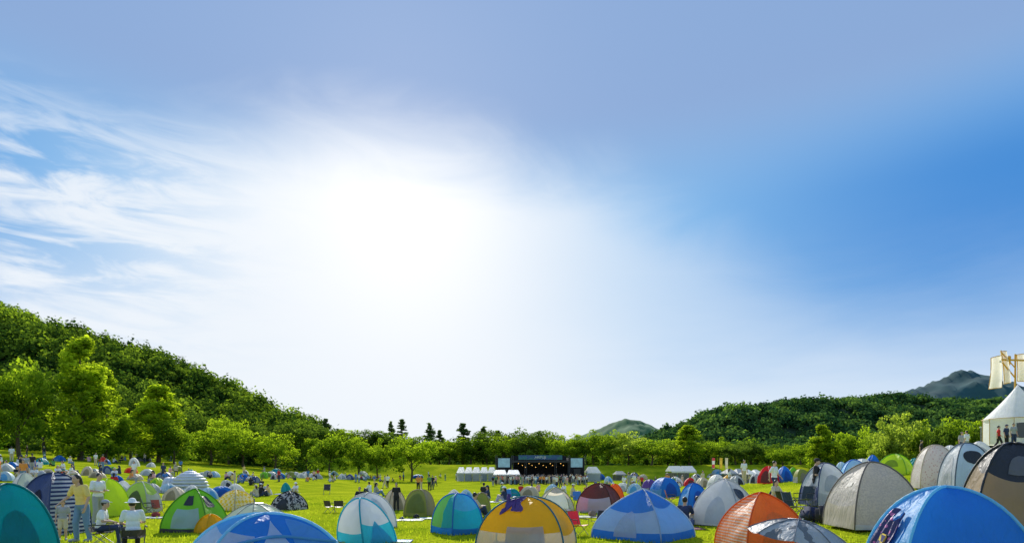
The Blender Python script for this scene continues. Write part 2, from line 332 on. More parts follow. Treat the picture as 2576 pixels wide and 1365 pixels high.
ridge('mountain', [2120, 2200, 2265, 2300, 2330, 2355, 2380, 2400, 2412, 2425, 2440, 2460, 2475, 2490, 2520, 2570, 2620, 2700], [1008, 996, 984, 978, 966, 948, 936, 926, 924, 930, 927, 940, 952, 956, 968, 978, 988, 1020], 2300, 800, mat((0.018, 0.072, 0.075), 0.95, var=0.7, nscale=0.012), 44)  # blue-green base colour has aerial haze painted in

# ------------------------------------------------------------------ trees
bark = mat((0.10, 0.075, 0.05), 0.9, var=0.35)
lfT = leafmat('tree_foliage', (0.05, 0.115, 0.012), (0.36, 0.48, 0.03), 0.55, nscale=0.2)
lfB = leafmat('poplar_foliage', (0.07, 0.15, 0.012), (0.46, 0.56, 0.035), 0.6, nscale=0.2)
lfY = leafmat('pale_tree_foliage', (0.12, 0.19, 0.03), (0.42, 0.50, 0.08), 0.55, nscale=0.2)
lfD = leafmat('dark_tree_foliage', (0.035, 0.080, 0.018), (0.18, 0.27, 0.035), 0.45, nscale=0.3)
lfP = leafmat('pine_foliage', (0.04, 0.09, 0.03), (0.16, 0.24, 0.06), 0.45, nscale=0.3)
def trunk_mesh(h, top, r, limbs):
    bm = bmesh.new(); pts = [(0.15*math.sin(k), 0.12*math.cos(k*1.3), top*k/5) for k in range(6)]
    tube(bm, pts, r, 8, r*0.3)
    for (z, a, l, up) in limbs:
        p0 = Vector((0, 0, z)); p1 = p0+Vector((math.cos(a)*l*.5, math.sin(a)*l*.5, up*.6)); p2 = p0+Vector((math.cos(a)*l, math.sin(a)*l, up))
        tube(bm, [p0, p1, p2], r*0.4, 6, r*0.1)
    me = bpy.data.meshes.new('trunk'); bm.to_mesh(me); bm.free(); me.materials.append(bark); return me
BND = {}
def clumpcrown(cs, rs, per, size, m, squash=0.8):
    cs = np.array(cs, float); rs = np.array(rs, float)
    k = len(cs)*per; v = rng.normal(size=(k, 3)); v /= np.linalg.norm(v, axis=1)[:, None]; v *= (0.45+0.6*rng.random(k)**0.6)[:, None]; v[:, 2] *= squash
    c = np.repeat(cs, per, 0)+v*np.repeat(rs, per)[:, None]
    nrm = v+rng.normal(size=(k, 3))*0.5; nrm /= np.linalg.norm(nrm, axis=1)[:, None]
    a = np.cross(nrm, rng.normal(size=(k, 3))); a /= np.linalg.norm(a, axis=1)[:, None]; b_ = np.cross(nrm, a)
    s = (size*(0.6+0.8*rng.random(k)))[:, None]*.5; a *= s; b_ *= s*.7
    q = np.stack([c-a, c-a*.2+b_, c+a, c+a*.2-b_], 1)
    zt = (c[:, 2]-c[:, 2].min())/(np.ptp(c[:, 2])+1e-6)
    t = np.repeat(rng.random(len(cs))*0.45, per)+0.38*v[:, 2]+0.2*rng.random(k)+0.28*zt-.10  # tint paints lighter tops and shaded undersides on each clump and crown
    me = quads_mesh('crown', q, t); me.materials.append(m)
    BND[me.name] = (float(np.percentile(c[:, 2], 99.0)), float(np.percentile(np.abs(c[:, 0]), 96)*2)); return me
TREES = {}
def pack(tr, cr): return (tr, cr)+BND[cr.name]
def mk_broad(seed, rz=4.2, rr=4.3, cz=5.6, m=None, per=78, nc=62):
    r = random.Random(seed); cs = []; rs = []
    for k in range(nc):
        th = r.random()*2*PI; ph = math.acos(1-1.75*r.random()); q = (0.55+0.45*r.random()) if k > 12 else 0.35*r.random()
        wob = 1+0.22*math.sin(3*th+seed)+0.10*math.sin(5*ph+seed)
        cs.append((rr*q*wob*math.sin(ph)*math.cos(th), rr*q*wob*math.sin(ph)*math.sin(th), cz+rz*q*wob*math.cos(ph))); rs.append(r.uniform(0.8, 1.6))
    lim = [(2.2+0.5*i, i*2.1, 2.6, 2.5) for i in range(5)]
    return pack(trunk_mesh(10, 6.5, 0.26, lim), clumpcrown(cs, rs, per, 0.42, m or lfT))
TREES['broad'] = [mk_broad(1), mk_broad(2, 4.0, 4.6, 5.8), mk_broad(3, 4.5, 4.0, 5.4), mk_broad(4, 4.4, 4.4, 5.6)]
TREES['pale'] = [mk_broad(5, m=lfY), mk_broad(6, 4.4, 3.8, 5.4, m=lfY)]
TREES['dark'] = [mk_broad(8, m=lfD), mk_broad(9, 4.5, 3.4, 5.3, m=lfD, per=66), mk_broad(10, 4.6, 3.6, 5.5, m=lfD)]
def mk_poplar(seed, wid):
    r = random.Random(seed); cs = []; rs = []
    for k in range(150):
        z = 1.0+18.0*r.random()**0.9; t = min(1, z/19.5); R = wid*(math.sin(PI*min(1, (t*0.86+0.12)))**0.6)*(1.12-0.35*t)
        th = r.random()*2*PI; q = r.random()**0.5
        cs.append((R*q*math.cos(th), R*q*math.sin(th), z)); rs.append(r.uniform(0.6, 1.25)*(1.1-0.4*t))
    return pack(trunk_mesh(18, 16, 0.3, [(3+2*i, i*2.3, 1.2, 2.5) for i in range(6)]), clumpcrown(cs, rs, 80, 0.42, lfB, 1.3))
TREES['poplar'] = [mk_poplar(11, 2.9), mk_poplar(12, 3.3)]
def mk_pine(seed):
    r = random.Random(seed); cs = []; rs = []; lim = []
    for k in range(90):
        t = r.random()**1.15; z = 1.6+12*t; R = 3.2*(1-t)**0.95*r.uniform(0.55, 1.12)+0.12; th = r.random()*2*PI
        if k % 2: lim.append((z-0.2, th, R, 0.3))
        for q in (0.25, 0.6, 0.95): cs.append((R*q*math.cos(th)+r.uniform(-.2, .2), R*q*math.sin(th), z+0.2*q+r.uniform(-.15, .15))); rs.append(r.uniform(0.4, 0.85)*(1.1-.65*t))
    return pack(trunk_mesh(14, 13.2, 0.2, lim), clumpcrown(cs, rs, 22, 0.34, lfP, 0.6))
TREES['pine'] = [mk_pine(21), mk_pine(22), mk_pine(23)]
TL = {'broad': ('broad_tree', 'rounded bright green broadleaf tree'), 'pale': ('broad_tree', 'pale yellow-green feathery tree'), 'dark': ('broad_tree', 'dark green dense tree'),
      'poplar': ('poplar_tree', 'tall columnar green poplar'), 'pine': ('pine_tree', 'dark pointed pine rising above the wood')}
tcount = 0
def tree(kind, px, base, top, wpx, d, zone):
    global tcount
    x = (px-HX)/F*d; z = float(terrain(x, d))
    ztop = CAMZ-(top-HY)/F*d; H = ztop-z+0.2; W = wpx/F*d
    tr, cr, h0, w0 = TREES[kind][tcount % len(TREES[kind])]; tcount += 1
    e = thing(TL[kind][0], TL[kind][1]+' '+zone, 'tree', (x, d, z-0.1), random.random()*6, 'trees '+zone, px)
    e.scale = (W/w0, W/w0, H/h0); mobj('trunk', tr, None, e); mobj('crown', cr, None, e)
zl = 'at the foot of the left hill'; zm = 'along the left field edge'; zs = 'behind the stage'; zr = 'along the right field edge'
for a in [('poplar', 205, 0, 856, 122, 92, zl), ('poplar', 266, 0, 940, 84, 98, zl), ('broad', 48, 0, 925, 140, 84, zl), ('broad', -40, 0, 960, 130, 80, zl), ('dark', 112, 0, 1000, 90, 104, zl), ('dark', 140, 0, 940, 90, 125, zl),
          ('poplar', 398, 0, 974, 100, 110, zl), ('broad', 330, 0, 1048, 110, 112, zl), ('dark', 345, 0, 975, 110, 130, zl), ('dark', 480, 0, 1040, 90, 135, zl), ('broad', 437, 0, 1066, 80, 108, zl),
          ('broad', 530, 0, 1078, 118, 122, zm), ('broad', 612, 0, 1072, 104, 128, zm), ('broad', 574, 0, 1055, 95, 134, zm), ('dark', 655, 0, 1075, 90, 145, zm), ('broad', 692, 0, 1093, 90, 128, zm), ('dark', 745, 0, 1062, 100, 148, zm), ('broad', 770, 0, 1100, 70, 146, zm),
          ('broad', 830, 0, 1098, 86, 132, zm), ('broad', 903, 0, 1104, 86, 136, zm), ('broad', 948, 0, 1110, 66, 140, zm), ('broad', 1035, 0, 1105, 106, 140, zm), ('dark', 800, 0, 1070, 90, 172, zm), ('broad', 868, 0, 1082, 95, 175, zm), ('dark', 925, 0, 1086, 80, 178, zm), ('dark', 960, 0, 1088, 80, 180, zm), ('broad', 990, 0, 1100, 70, 185, zm),
          ('pine', 984, 0, 1064, 46, 200, zm), ('pine', 1011, 0, 1056, 50, 205, zm), ('pine', 820, 0, 1054, 46, 210, zm), ('pine', 1082, 0, 1068, 54, 195, zs), ('pine', 1106, 0, 1083, 44, 200, zs), ('pine', 1165, 0, 1066, 64, 195, zs), ('pine', 1215, 0, 1076, 58, 200, zs), ('pine', 1252, 0, 1084, 52, 205, zs),
          ('broad', 1130, 0, 1112, 84, 185, zs), ('dark', 1060, 0, 1100, 70, 190, zs), ('broad', 1085, 0, 1116, 74, 188, zs), ('broad', 1185, 0, 1106, 84, 186, zs), ('dark', 1225, 0, 1086, 80, 190, zs), ('dark', 1295, 0, 1088, 80, 192, zs), ('dark', 1338, 0, 1086, 74, 188, zs), ('dark', 1380, 0, 1088, 74, 190, zs), ('broad', 1268, 0, 1100, 74, 182, zs), ('broad', 1415, 0, 1100, 72, 180, zs), ('broad', 1360, 0, 1102, 64, 184, zs), ('dark', 1320, 0, 1096, 68, 182, zs),
          ('broad', 1448, 0, 1096, 76, 178, zs), ('broad', 1492, 0, 1088, 84, 176, zs), ('broad', 1530, 0, 1090, 74, 182, zr), ('pale', 1580, 0, 1093, 88, 176, zr), ('broad', 1640, 0, 1108, 98, 172, zr), ('pale', 1680, 0, 1114, 74, 180, zr), ('poplar', 1733, 0, 1072, 68, 172, zr), ('broad', 1700, 0, 1108, 74, 184, zr), ('dark', 1765, 0, 1112, 66, 185, zr), ('broad', 1808, 0, 1104, 60, 178, zr), ('dark', 1850, 0, 1120, 66, 172, zr),
          ('dark', 1888, 0, 1112, 80, 178, zr), ('broad', 1930, 0, 1126, 66, 180, zr), ('broad', 1968, 0, 1124, 74, 165, zr), ('broad', 2015, 0, 1118, 68, 172, zr), ('poplar', 2067, 0, 1072, 60, 150, zr), ('broad', 2112, 0, 1093, 74, 150, zr), ('dark', 2095, 0, 1118, 66, 160, zr), ('broad', 2160, 0, 1083, 84, 150, zr),
          ('pale', 2235, 0, 1062, 88, 130, zr), ('pale', 2285, 0, 1045, 104, 135, zr), ('broad', 2340, 0, 1068, 74, 130, zr), ('dark', 2375, 0, 1083, 66, 125, zr), ('broad', 2410, 0, 1060, 78, 125, zr), ('broad', 2455, 0, 1066, 78, 120, zr), ('dark', 2500, 0, 1058, 80, 118, zr), ('broad', 2200, 0, 1108, 84, 140, zr), ('broad', 2560, 0, 1060, 90, 125, zr)]:
    tree(*a)

# ------------------------------------------------------------------ tents
class Tent:
    def __init__(s, px, base, wpx, top, rot=0, cols=None, label='', d=None, p=1.0, q=1.0, apex=(0, 0), bul=0.03, asp=1.0, pole=None, floor=None, name='popup_tent', cat='tent', group=None, lite=False):
        if d is None: d = hit(px, base)*(1+0.5*min(wpx, 200)/F)
        r = math.radians(rot); Wm = wpx/F*d; Sx = Wm/(abs(math.cos(r))+asp*abs(math.sin(r)))
        s.W = Sx*1.04; s.D = Sx*asp*1.04; s.p = p; s.q = q*1.5; s.ap = apex; s.bul = bul*0.2; pos = spot(px, d)
        s.H = max(0.35, CAMZ-(top-HY)/F*d-pos.z); s.seed = random.random()*50
        view = math.atan2(pos.x, d)
        s.e = thing(name, label, cat, pos-Vector((0, 0, 0.01)), r-view, group, px)
        if lite:
            bm = bmesh.new()
            for i in range(4): s.gp(bm, i, 0, 1, 0, 1, 0, 5, 7)
            bmesh.ops.remove_doubles(bm, verts=bm.verts, dist=0.002)
            fin('canopy', bm, cols[0], s.e, True)
            bm = bmesh.new(); s.gp(bm, 0, 0.2, 0.8, 0.04, 0.62, 0.015, 5, 5, 'arch'); fin('door', bm, cols[1], s.e, True)
            bm = bmesh.new(); s.gp(bm, 3, 0.0, 1, 0.0, 0.3, 0.012, 5, 3); fin('side_panel', bm, cols[-1], s.e, True)
            return
        for i in range(4):
            spec = cols[i]
            if spec is None: continue
            if not isinstance(spec, list): spec = [(0, 1, spec)]
            for (t0, t1, m) in spec:
                bm = bmesh.new(); s.gp(bm, i, 0, 1, t0, t1, 0, 12, 16); fin('side_panel', bm, m, s.e, True)
        if pole is not None:
            for i in range(2):
                bm = bmesh.new(); pts = [s.pt(i, 0, t/14)*1.0 for t in range(15)]+[s.pt(i+2, 0, 1-t/14) for t in range(1, 15)]
                pts = [p_+Vector((0, 0, 0.008)) for p_ in pts]; tube(bm, pts, 0.020, 6); fin('pole_sleeve', bm, pole, s.e, True)
        bm = bmesh.new(); box(bm, (0, 0, 0.02), (s.W*0.97, s.D*0.97, 0.02)); fin('groundsheet', bm, floor or mat((0.25, 0.27, 0.3)), s.e)
    def pl(s, i, t):
        k = [(-1, -1), (1, -1), (1, 1), (-1, 1)][i % 4]; c = max(0, math.cos(PI*t/2))**s.q; z = math.sin(PI*t/2)**s.p
        return Vector((k[0]*s.W/2*c+s.ap[0]*s.W*z, k[1]*s.D/2*c+s.ap[1]*s.D*z, s.H*z))
    def pt(s, i, u, t, off=0):
        a = s.pl(i, t); b = s.pl(i+1, t); P = a.lerp(b, u); n = [Vector((0, -1, 0)), Vector((1, 0, 0)), Vector((0, 1, 0)), Vector((-1, 0, 0))][i % 4]
        c = math.sin(PI*min(1, t+0.15)); wr = noise.noise(Vector((u*3.0+s.seed, t*5.0, i*7.0)))*0.055*4*u*(1-u)
        P = P+n*(s.bul*4*u*(1-u)*c*s.W+wr+off)+Vector((0, 0, off*0.7*t-0.09*s.H*4*u*(1-u)*math.sin(PI*t))); return P
    def gp(s, bm, i, u0, u1, t0, t1, off, nu, nv, shape='rect'):
        def P(a, b):
            t = t0+(t1-t0)*b; m = (u0+u1)/2; hw = (u1-u0)/2
            if shape == 'arch': hw *= math.sqrt(max(0.0, 1-b**3))
            if shape == 'tri': hw *= 1-b*.97
            if shape == 'oval': hw *= math.sqrt(max(0.0, 1-(2*b-1)**2))
            return s.pt(i, m+(2*a-1)*hw, t, off)
        grid(bm, P, nu, nv)
    def patch(s, name, i, u0, u1, t0, t1, m, shape='rect', off=0.015, label=None):
        bm = bmesh.new(); s.gp(bm, i, u0, u1, t0, t1, off, 10, 10, shape); o = fin(name, bm, m, s.e, True)
        if label: o['label'] = label
        return o
white = (0.78, 0.79, 0.80); W_ = fabric(white); cream = fabric((0.62, 0.56, 0.44)); grey = fabric((0.5, 0.53, 0.56)); dark = fabric((0.02, 0.022, 0.028), trans=0.05)
navy = fabric((0.02, 0.035, 0.12), trans=0.15); blue = fabric((0.02, 0.22, 0.68)); royal = fabric((0.015, 0.12, 0.50)); sky_ = fabric((0.12, 0.45, 0.80)); cyan = fabric((0.02, 0.50, 0.66)); teal = fabric((0.0, 0.33, 0.36))
lime = fabric((0.62, 0.80, 0.02)); green = fabric((0.22, 0.55, 0.02)); olive = fabric((0.30, 0.34, 0.06)); yellow = fabric((0.95, 0.50, 0.004)); orange = fabric((0.90, 0.20, 0.02)); red = fabric((0.75, 0.02, 0.02))
maroon = fabric((0.16, 0.05, 0.035)); purple = fabric((0.16, 0.08, 0.35)); khaki = fabric((0.38, 0.33, 0.2)); pale = fabric((0.45, 0.62, 0.78)); tan = fabric((0.42, 0.30, 0.17)); silver = fabric((0.62, 0.70, 0.78))
net = fabric((0.42, 0.50, 0.62), see=0.2, trans=0.3); netb = fabric((0.30, 0.48, 0.75), see=0.2, trans=0.3); netd = fabric((0.12, 0.12, 0.13), see=0.25, trans=0.1)
navystr = fabric((0.75, 0.77, 0.8), (0.03, 0.045, 0.14), 'stripe', 9.0); orstr = fabric((0.78, 0.74, 0.66), (0.88, 0.30, 0.06), 'stripe', 15.0)
yelt = fabric((0.85, 0.82, 0.6), (0.80, 0.60, 0.03), 'tri', 7.0); camo = fabric((0.03, 0.03, 0.035), (0.6, 0.6, 0.6), 'camo', 9.0); dots = fabric((0.66, 0.62, 0.58), (0.50, 0.33, 0.32), 'dots', 13.0)
beiged = fabric((0.60, 0.56, 0.49), (0.50, 0.47, 0.43), 'camo', 22.0)
grnlime = fabric((0.40, 0.62, 0.08))

T = Tent(15, 0, 215, 1215, 20, [teal]*4, 'teal dome tent cut off by the left edge of the picture', d=10.2, q=0.66, pole=fabric((0.0, 0.22, 0.25)), asp=0.9)
T.patch('window', 0, 0.25, 0.75, 0.2, 0.6, fabric((0.0, 0.25, 0.28)), 'arch')
T = Tent(135, 1348, 150, 1188, 38, [navystr, navystr, navy, navy], 'navy pop-up tent with white striped side beside the person in yellow', q=0.60, p=0.9, pole=navy, bul=0.06)
T.patch('window', 3, 0.3, 0.75, 0.15, 0.6, fabric((0.015, 0.02, 0.06)), 'arch')
T = Tent(270, 1300, 98, 1203, 35, [lime]*4, 'lime yellow arched beach tent behind the person in white', q=0.7, pole=fabric((0.4, 0.6, 0.02)), bul=0.06)
T.patch('door', 3, 0.15, 0.85, 0.05, 0.8, fabric((0.5, 0.58, 0.08)), 'arch')
T = Tent(356, 1290, 88, 1210, -30, [grnlime, [(0, 0.45, grey), (0.45, 1, grnlime)], grey, grnlime], 'green and grey pop-up tent with folding chair in front', q=0.7, pole=grey, bul=0.05)
T.patch('door', 0, 0.2, 0.8, 0.03, 0.6, fabric((0.10, 0.13, 0.05)), 'arch')
T = Tent(492, 1340, 148, 1228, -28, [[(0, 1, green)], green, green, green], 'bright green tent with grey mesh door and dark windows', q=0.95, pole=fabric((0.12, 0.35, 0.02)))
T.patch('door', 0, 0.22, 0.86, 0.08, 0.42, net, 'rect'); T.patch('window', 0, 0.33, 0.68, 0.50, 0.72, dark); T.patch('window', 1, 0.25, 0.7, 0.45, 0.70, dark); T.patch('valance', 0, 0.0, 1, 0.0, 0.07, dark)
T = Tent(595, 1285, 90, 1231, 40, [yelt]*4, 'yellow and white triangle patterned tent beside the green tent', q=0.7, pole=cream, bul=0.05)
T = Tent(530, 1342, 70, 1292, 30, [yellow]*4, 'small orange yellow tent peeking out behind the blue foreground tent', q=0.8, pole=yellow)
T = Tent(668, 0, 420, 1289, 14, [[(0, .3, royal), (.3, 1, blue)], [(0, .3, royal), (.3, .6, W_), (.6, 1, blue)], blue, [(0, .4, royal), (.4, .68, W_), (.68, 1, sky_)]], 'large blue dome tent with light blue poles in left foreground', d=8.0, q=0.58, p=1.0, pole=fabric((0.25, 0.62, 0.88)), asp=0.8)
T.patch('vent', 0, 0.36, 0.64, 0.55, 0.85, fabric((0.75, 0.83, 0.9)), 'tri'); T.patch('rain_flap', 0, 0.66, 0.98, 0.3, 0.85, sky_, 'arch'); T.patch('side_stripe', 0, 0.0, 0.28, 0.35, 0.66, W_, 'rect')
bm = bmesh.new(); tube(bm, [T.pt(0, k/12, 0.5+0.16*math.sin(PI*k/12), 0.03) for k in range(13)], 0.022); fin('pole_sleeve', bm, sky_, T.e, True)
T = Tent(728, 1283, 86, 1234, -35, [camo]*4, 'black and white camouflage patterned tent on the open grass', q=0.85, pole=dark)
T.patch('door', 0, 0.25, 0.75, 0.03, 0.5, dark, 'arch')  # dark patch paints the shaded interior of an open door
T = Tent(927, 1330, 132, 1238, 25, [W_, W_, W_, grey], 'rounded white tent behind the white and cyan tent', q=0.66, pole=grey, bul=0.05)
T.patch('door', 0, 0.2, 0.8, 0.05, 0.75, fabric((0.6, 0.66, 0.72)), 'arch')
T = Tent(925, 1372, 138, 1250, 38, [[(0, .32, cyan), (.32, 1, fabric((0.66, 0.72, 0.78)))], W_, W_, [(0, .18, cyan), (.18, 1, W_)]], 'white tent with cyan lower band, leaning, centre left foreground', q=0.75, pole=cyan, apex=(-0.22, 0.0), bul=-0.03)
T.patch('door', 0, 0.15, 0.9, 0.02, 0.4, fabric((0.05, 0.45, 0.75)), 'tri')
T = Tent(993, 1282, 56, 1228, 20, [cream]*4, 'small cream tent behind the person in black dress', q=0.75, pole=khaki)
T.patch('door', 0, 0.2, 0.8, 0.03, 0.6, khaki, 'arch')
T = Tent(1056, 1298, 76, 1230, -20, [olive, khaki, olive, khaki], 'olive khaki rounded tent left of the cyan tent', q=0.48, pole=khaki, bul=0.05)
T.patch('window', 0, 0.1, 0.9, 0.1, 0.75, fabric((0.22, 0.27, 0.05)), 'arch')
T = Tent(1150, 1346, 126, 1240, 35, [[(0, .45, cyan), (.45, 1, sky_)], cyan, cyan, [(0, .12, blue), (.12, 1, grnlime)]], 'cyan and green rounded tent in the centre foreground', q=0.54, p=0.95, pole=blue, bul=0.05)
T.patch('side_stripe', 3, 0.5, 1.0, 0.12, 0.97, cyan, 'rect', 0.01); T.patch('groundsheet_flap', 0, 0, 1, 0, 0.1, blue)
T = Tent(1211, 1290, 44, 1238, 10, [olive]*4, 'small olive tent just right of the cyan tent', q=0.52, pole=khaki, bul=0.05)
T = Tent(1327, 1388, 244, 1247, -14, [[(0, .24, net), (.24, 1, yellow)], [(0, .20, net), (.20, 1, yellow)], yellow, yellow], 'large yellow tent with mesh lower half and purple cloth on top', q=0.64, p=0.95, pole=fabric((0.02, 0.2, 0.3)), bul=0.04, asp=0.8)
T.patch('hem_band', 0, 0, 1, 0, 0.06, yellow); YT = T
T.patch('logo_print', 0, 0.12, 0.26, 0.56, 0.66, fabric((0.8, 0.35, 0.0)), 'oval'); T.patch('window', 0, 0.34, 0.8, 0.05, 0.34, fabric((0.45, 0.5, 0.6), see=.15), 'rect', 0.02)
T = Tent(1398, 1285, 88, 1224, 8, [[(0.62, 1, cream)], [(0, .4, net), (.4, 1, cream)], [(0, .5, net), (.5, 1, cream)], [(0, .4, net), (.4, 1, cream)]], 'open cream sunshade tent with mesh sides behind the yellow tent', q=0.95, pole=fabric((0.35, 0.4, 0.2)))
T = Tent(1508, 1290, 112, 1214, -18, [[(0, .38, net), (.38, 1, maroon)], [(0, .2, cream), (.2, 1, maroon)], maroon, red], 'brown domed tent with white mesh bottom and red side', q=0.68, pole=fabric((0.10, 0.03, 0.02)), bul=0.05)
T = Tent(1547, 1262, 44, 1216, 20, [orange]*4, 'small orange tent behind the brown tent', q=0.7, pole=red)
pb = fabric((0.06, 0.27, 0.68))
T = Tent(1618, 1362, 246, 1228, -30, [[(0, .12, blue), (.12, .42, silver), (.42, 1, pb)], [(0, .12, blue), (.12, .5, netb), (.5, 1, pb)], blue, blue], 'big blue and silver peaked tent with mesh window, centre right', q=1.22, pole=fabric((0.45, 0.58, 0.75)), asp=0.9)
T.patch('door', 0, 0.34, 0.66, 0.05, 0.45, net, 'arch')
T = Tent(1745, 1283, 72, 1214, 25, [blue, blue, blue, sky_], 'bright blue tent between two larger tents on the right', q=0.66, pole=royal, bul=0.04)
T.patch('door', 0, 0.25, 0.85, 0.05, 0.6, royal, 'arch')
T = Tent(1823, 1326, 154, 1203, -24, [W_, grey, grey, W_], 'pale grey white domed tent with dark oval window', q=0.92, p=0.95, pole=grey, bul=0.04)
T.patch('window', 1, 0.12, 0.85, 0.42, 0.66, dark, 'oval'); T.patch('door', 0, 0.3, 0.75, 0.03, 0.5, fabric((0.62, 0.66, 0.7)), 'arch'); T.patch('hem_band', 1, 0, 1, 0, 0.06, grey)
T = Tent(1914, 1388, 216, 1237, 30, [orange, orange, orange, orstr], 'orange tent with white striped side on the right', q=0.92, pole=fabric((0.7, 0.14, 0.02)), bul=0.04)
T.patch('door', 3, 0.45, 0.98, 0.0, 0.4, orstr, 'rect'); T.patch('window', 0, 0.25, 0.8, 0.12, 0.55, fabric((0.8, 0.24, 0.03)), 'arch')
T = Tent(2075, 1275, 116, 1163, 30, [[(0, .2, grey), (.2, 1, W_)], W_, W_, [(0, .3, navy), (.3, 1, fabric((0.35, 0.42, 0.5)))]], 'white tent with navy panel behind the man in black cap', q=0.70, pole=navy)
T.patch('window', 0, 0.2, 0.8, 0.25, 0.6, grey, 'arch')
T = Tent(2192, 1340, 214, 1160, 28, [beiged, beiged, beiged, [(0, .25, cream), (.25, 1, beiged)]], 'large beige patterned tent on the slope', q=0.76, pole=fabric((0.2, 0.18, 0.16)), bul=0.03)
T.patch('logo_print', 3, 0.42, 0.68, 0.50, 0.56, fabric((0.8, 0.78, 0.72)), 'rect'); T.patch('hem_band', 0, 0, 1, 0, 0.05, W_)
T = Tent(2352, 1232, 100, 1118, 15, [dots]*4, 'beige tent with small pink dots on the upper slope', q=0.62, pole=cream, bul=0.05)
T = Tent(2430, 1242, 116, 1113, 25, [pale, grey, grey, fabric((0.55, 0.6, 0.66))], 'pale blue grey tent with dark vents beside the dotted tent', q=0.62, pole=fabric((0.12, 0.16, 0.22)), bul=0.04)
T.patch('window', 0, 0.15, 0.85, 0.45, 0.72, dark, 'oval'); T.patch('door', 3, 0.2, 0.8, 0.05, 0.6, grey, 'arch')
T = Tent(2545, 0, 240, 1112, 15, [[(0, .55, tan), (.55, 1, dark)], tan, dark, [(0, .62, tan), (.62, 1, dark)]], 'tan tent with black roof and netted vent at right edge', d=10.5, q=0.66, pole=dark, bul=0.04)
T.patch('vent', 0, 0.3, 0.8, 0.60, 0.78, netd, 'arch', label='black netted roof vent')
T = Tent(2380, 0, 385, 1222, 24, [blue, blue, blue, sky_], 'large bright blue dome tent in the right foreground', d=8.0, q=0.66, pole=fabric((0.2, 0.6, 0.85)), bul=0.03, asp=0.9)
T.patch('window', 3, 0.25, 0.75, 0.15, 0.6, fabric((0.12, 0.42, 0.74)), 'arch'); T.patch('hem_band', 0, 0, 1, 0, 0.12, royal); BT = T
T = Tent(2252, 1196, 78, 1141, -15, [lime]*4, 'lime green tent on the crest of the slope', q=0.7, pole=green)
T.patch('window', 0, 0.2, 0.75, 0.3, 0.6, fabric((0.3, 0.4, 0.02)), 'arch')
T = Tent(2148, 1216, 66, 1155, 10, [pale, W_, pale, sky_], 'pale blue tent with white side left of the beige tent', q=0.7, pole=blue)
T = Tent(62, 1264, 62, 1188, 15, [fabric((0.5, 0.58, 0.5)), W_, W_, grey], 'pale grey green tent between the teal and navy tents', q=0.75, pole=grey)
T.patch('door', 0, 0.25, 0.8, 0.05, 0.6, grey, 'arch')
NM = {'white': (W_, grey, W_), 'blue': (blue, royal, sky_), 'light blue': (pale, sky_, W_), 'teal': (teal, cyan, W_), 'green': (green, olive, grey), 'beige': (cream, khaki, W_), 'grey': (grey, dark, W_), 'navy': (navy, grey, W_),  # dark door on the grey tents paints in their shaded interior
      'orange': (orange, red, cream), 'red': (red, maroon, red), 'purple': (purple, navy, grey), 'olive': (olive, khaki, grey), 'yellow': (yellow, cream, lime), 'yellow-green': (lime, green, green)}
zA = 'on the left half of the field'; zB = 'near the middle of the field'; zC = 'among the tents on the right'; zD = 'on the far left bank'; zE = 'on the right slope'; zF = 'along the far left field edge'; zG = 'along the far right field edge'
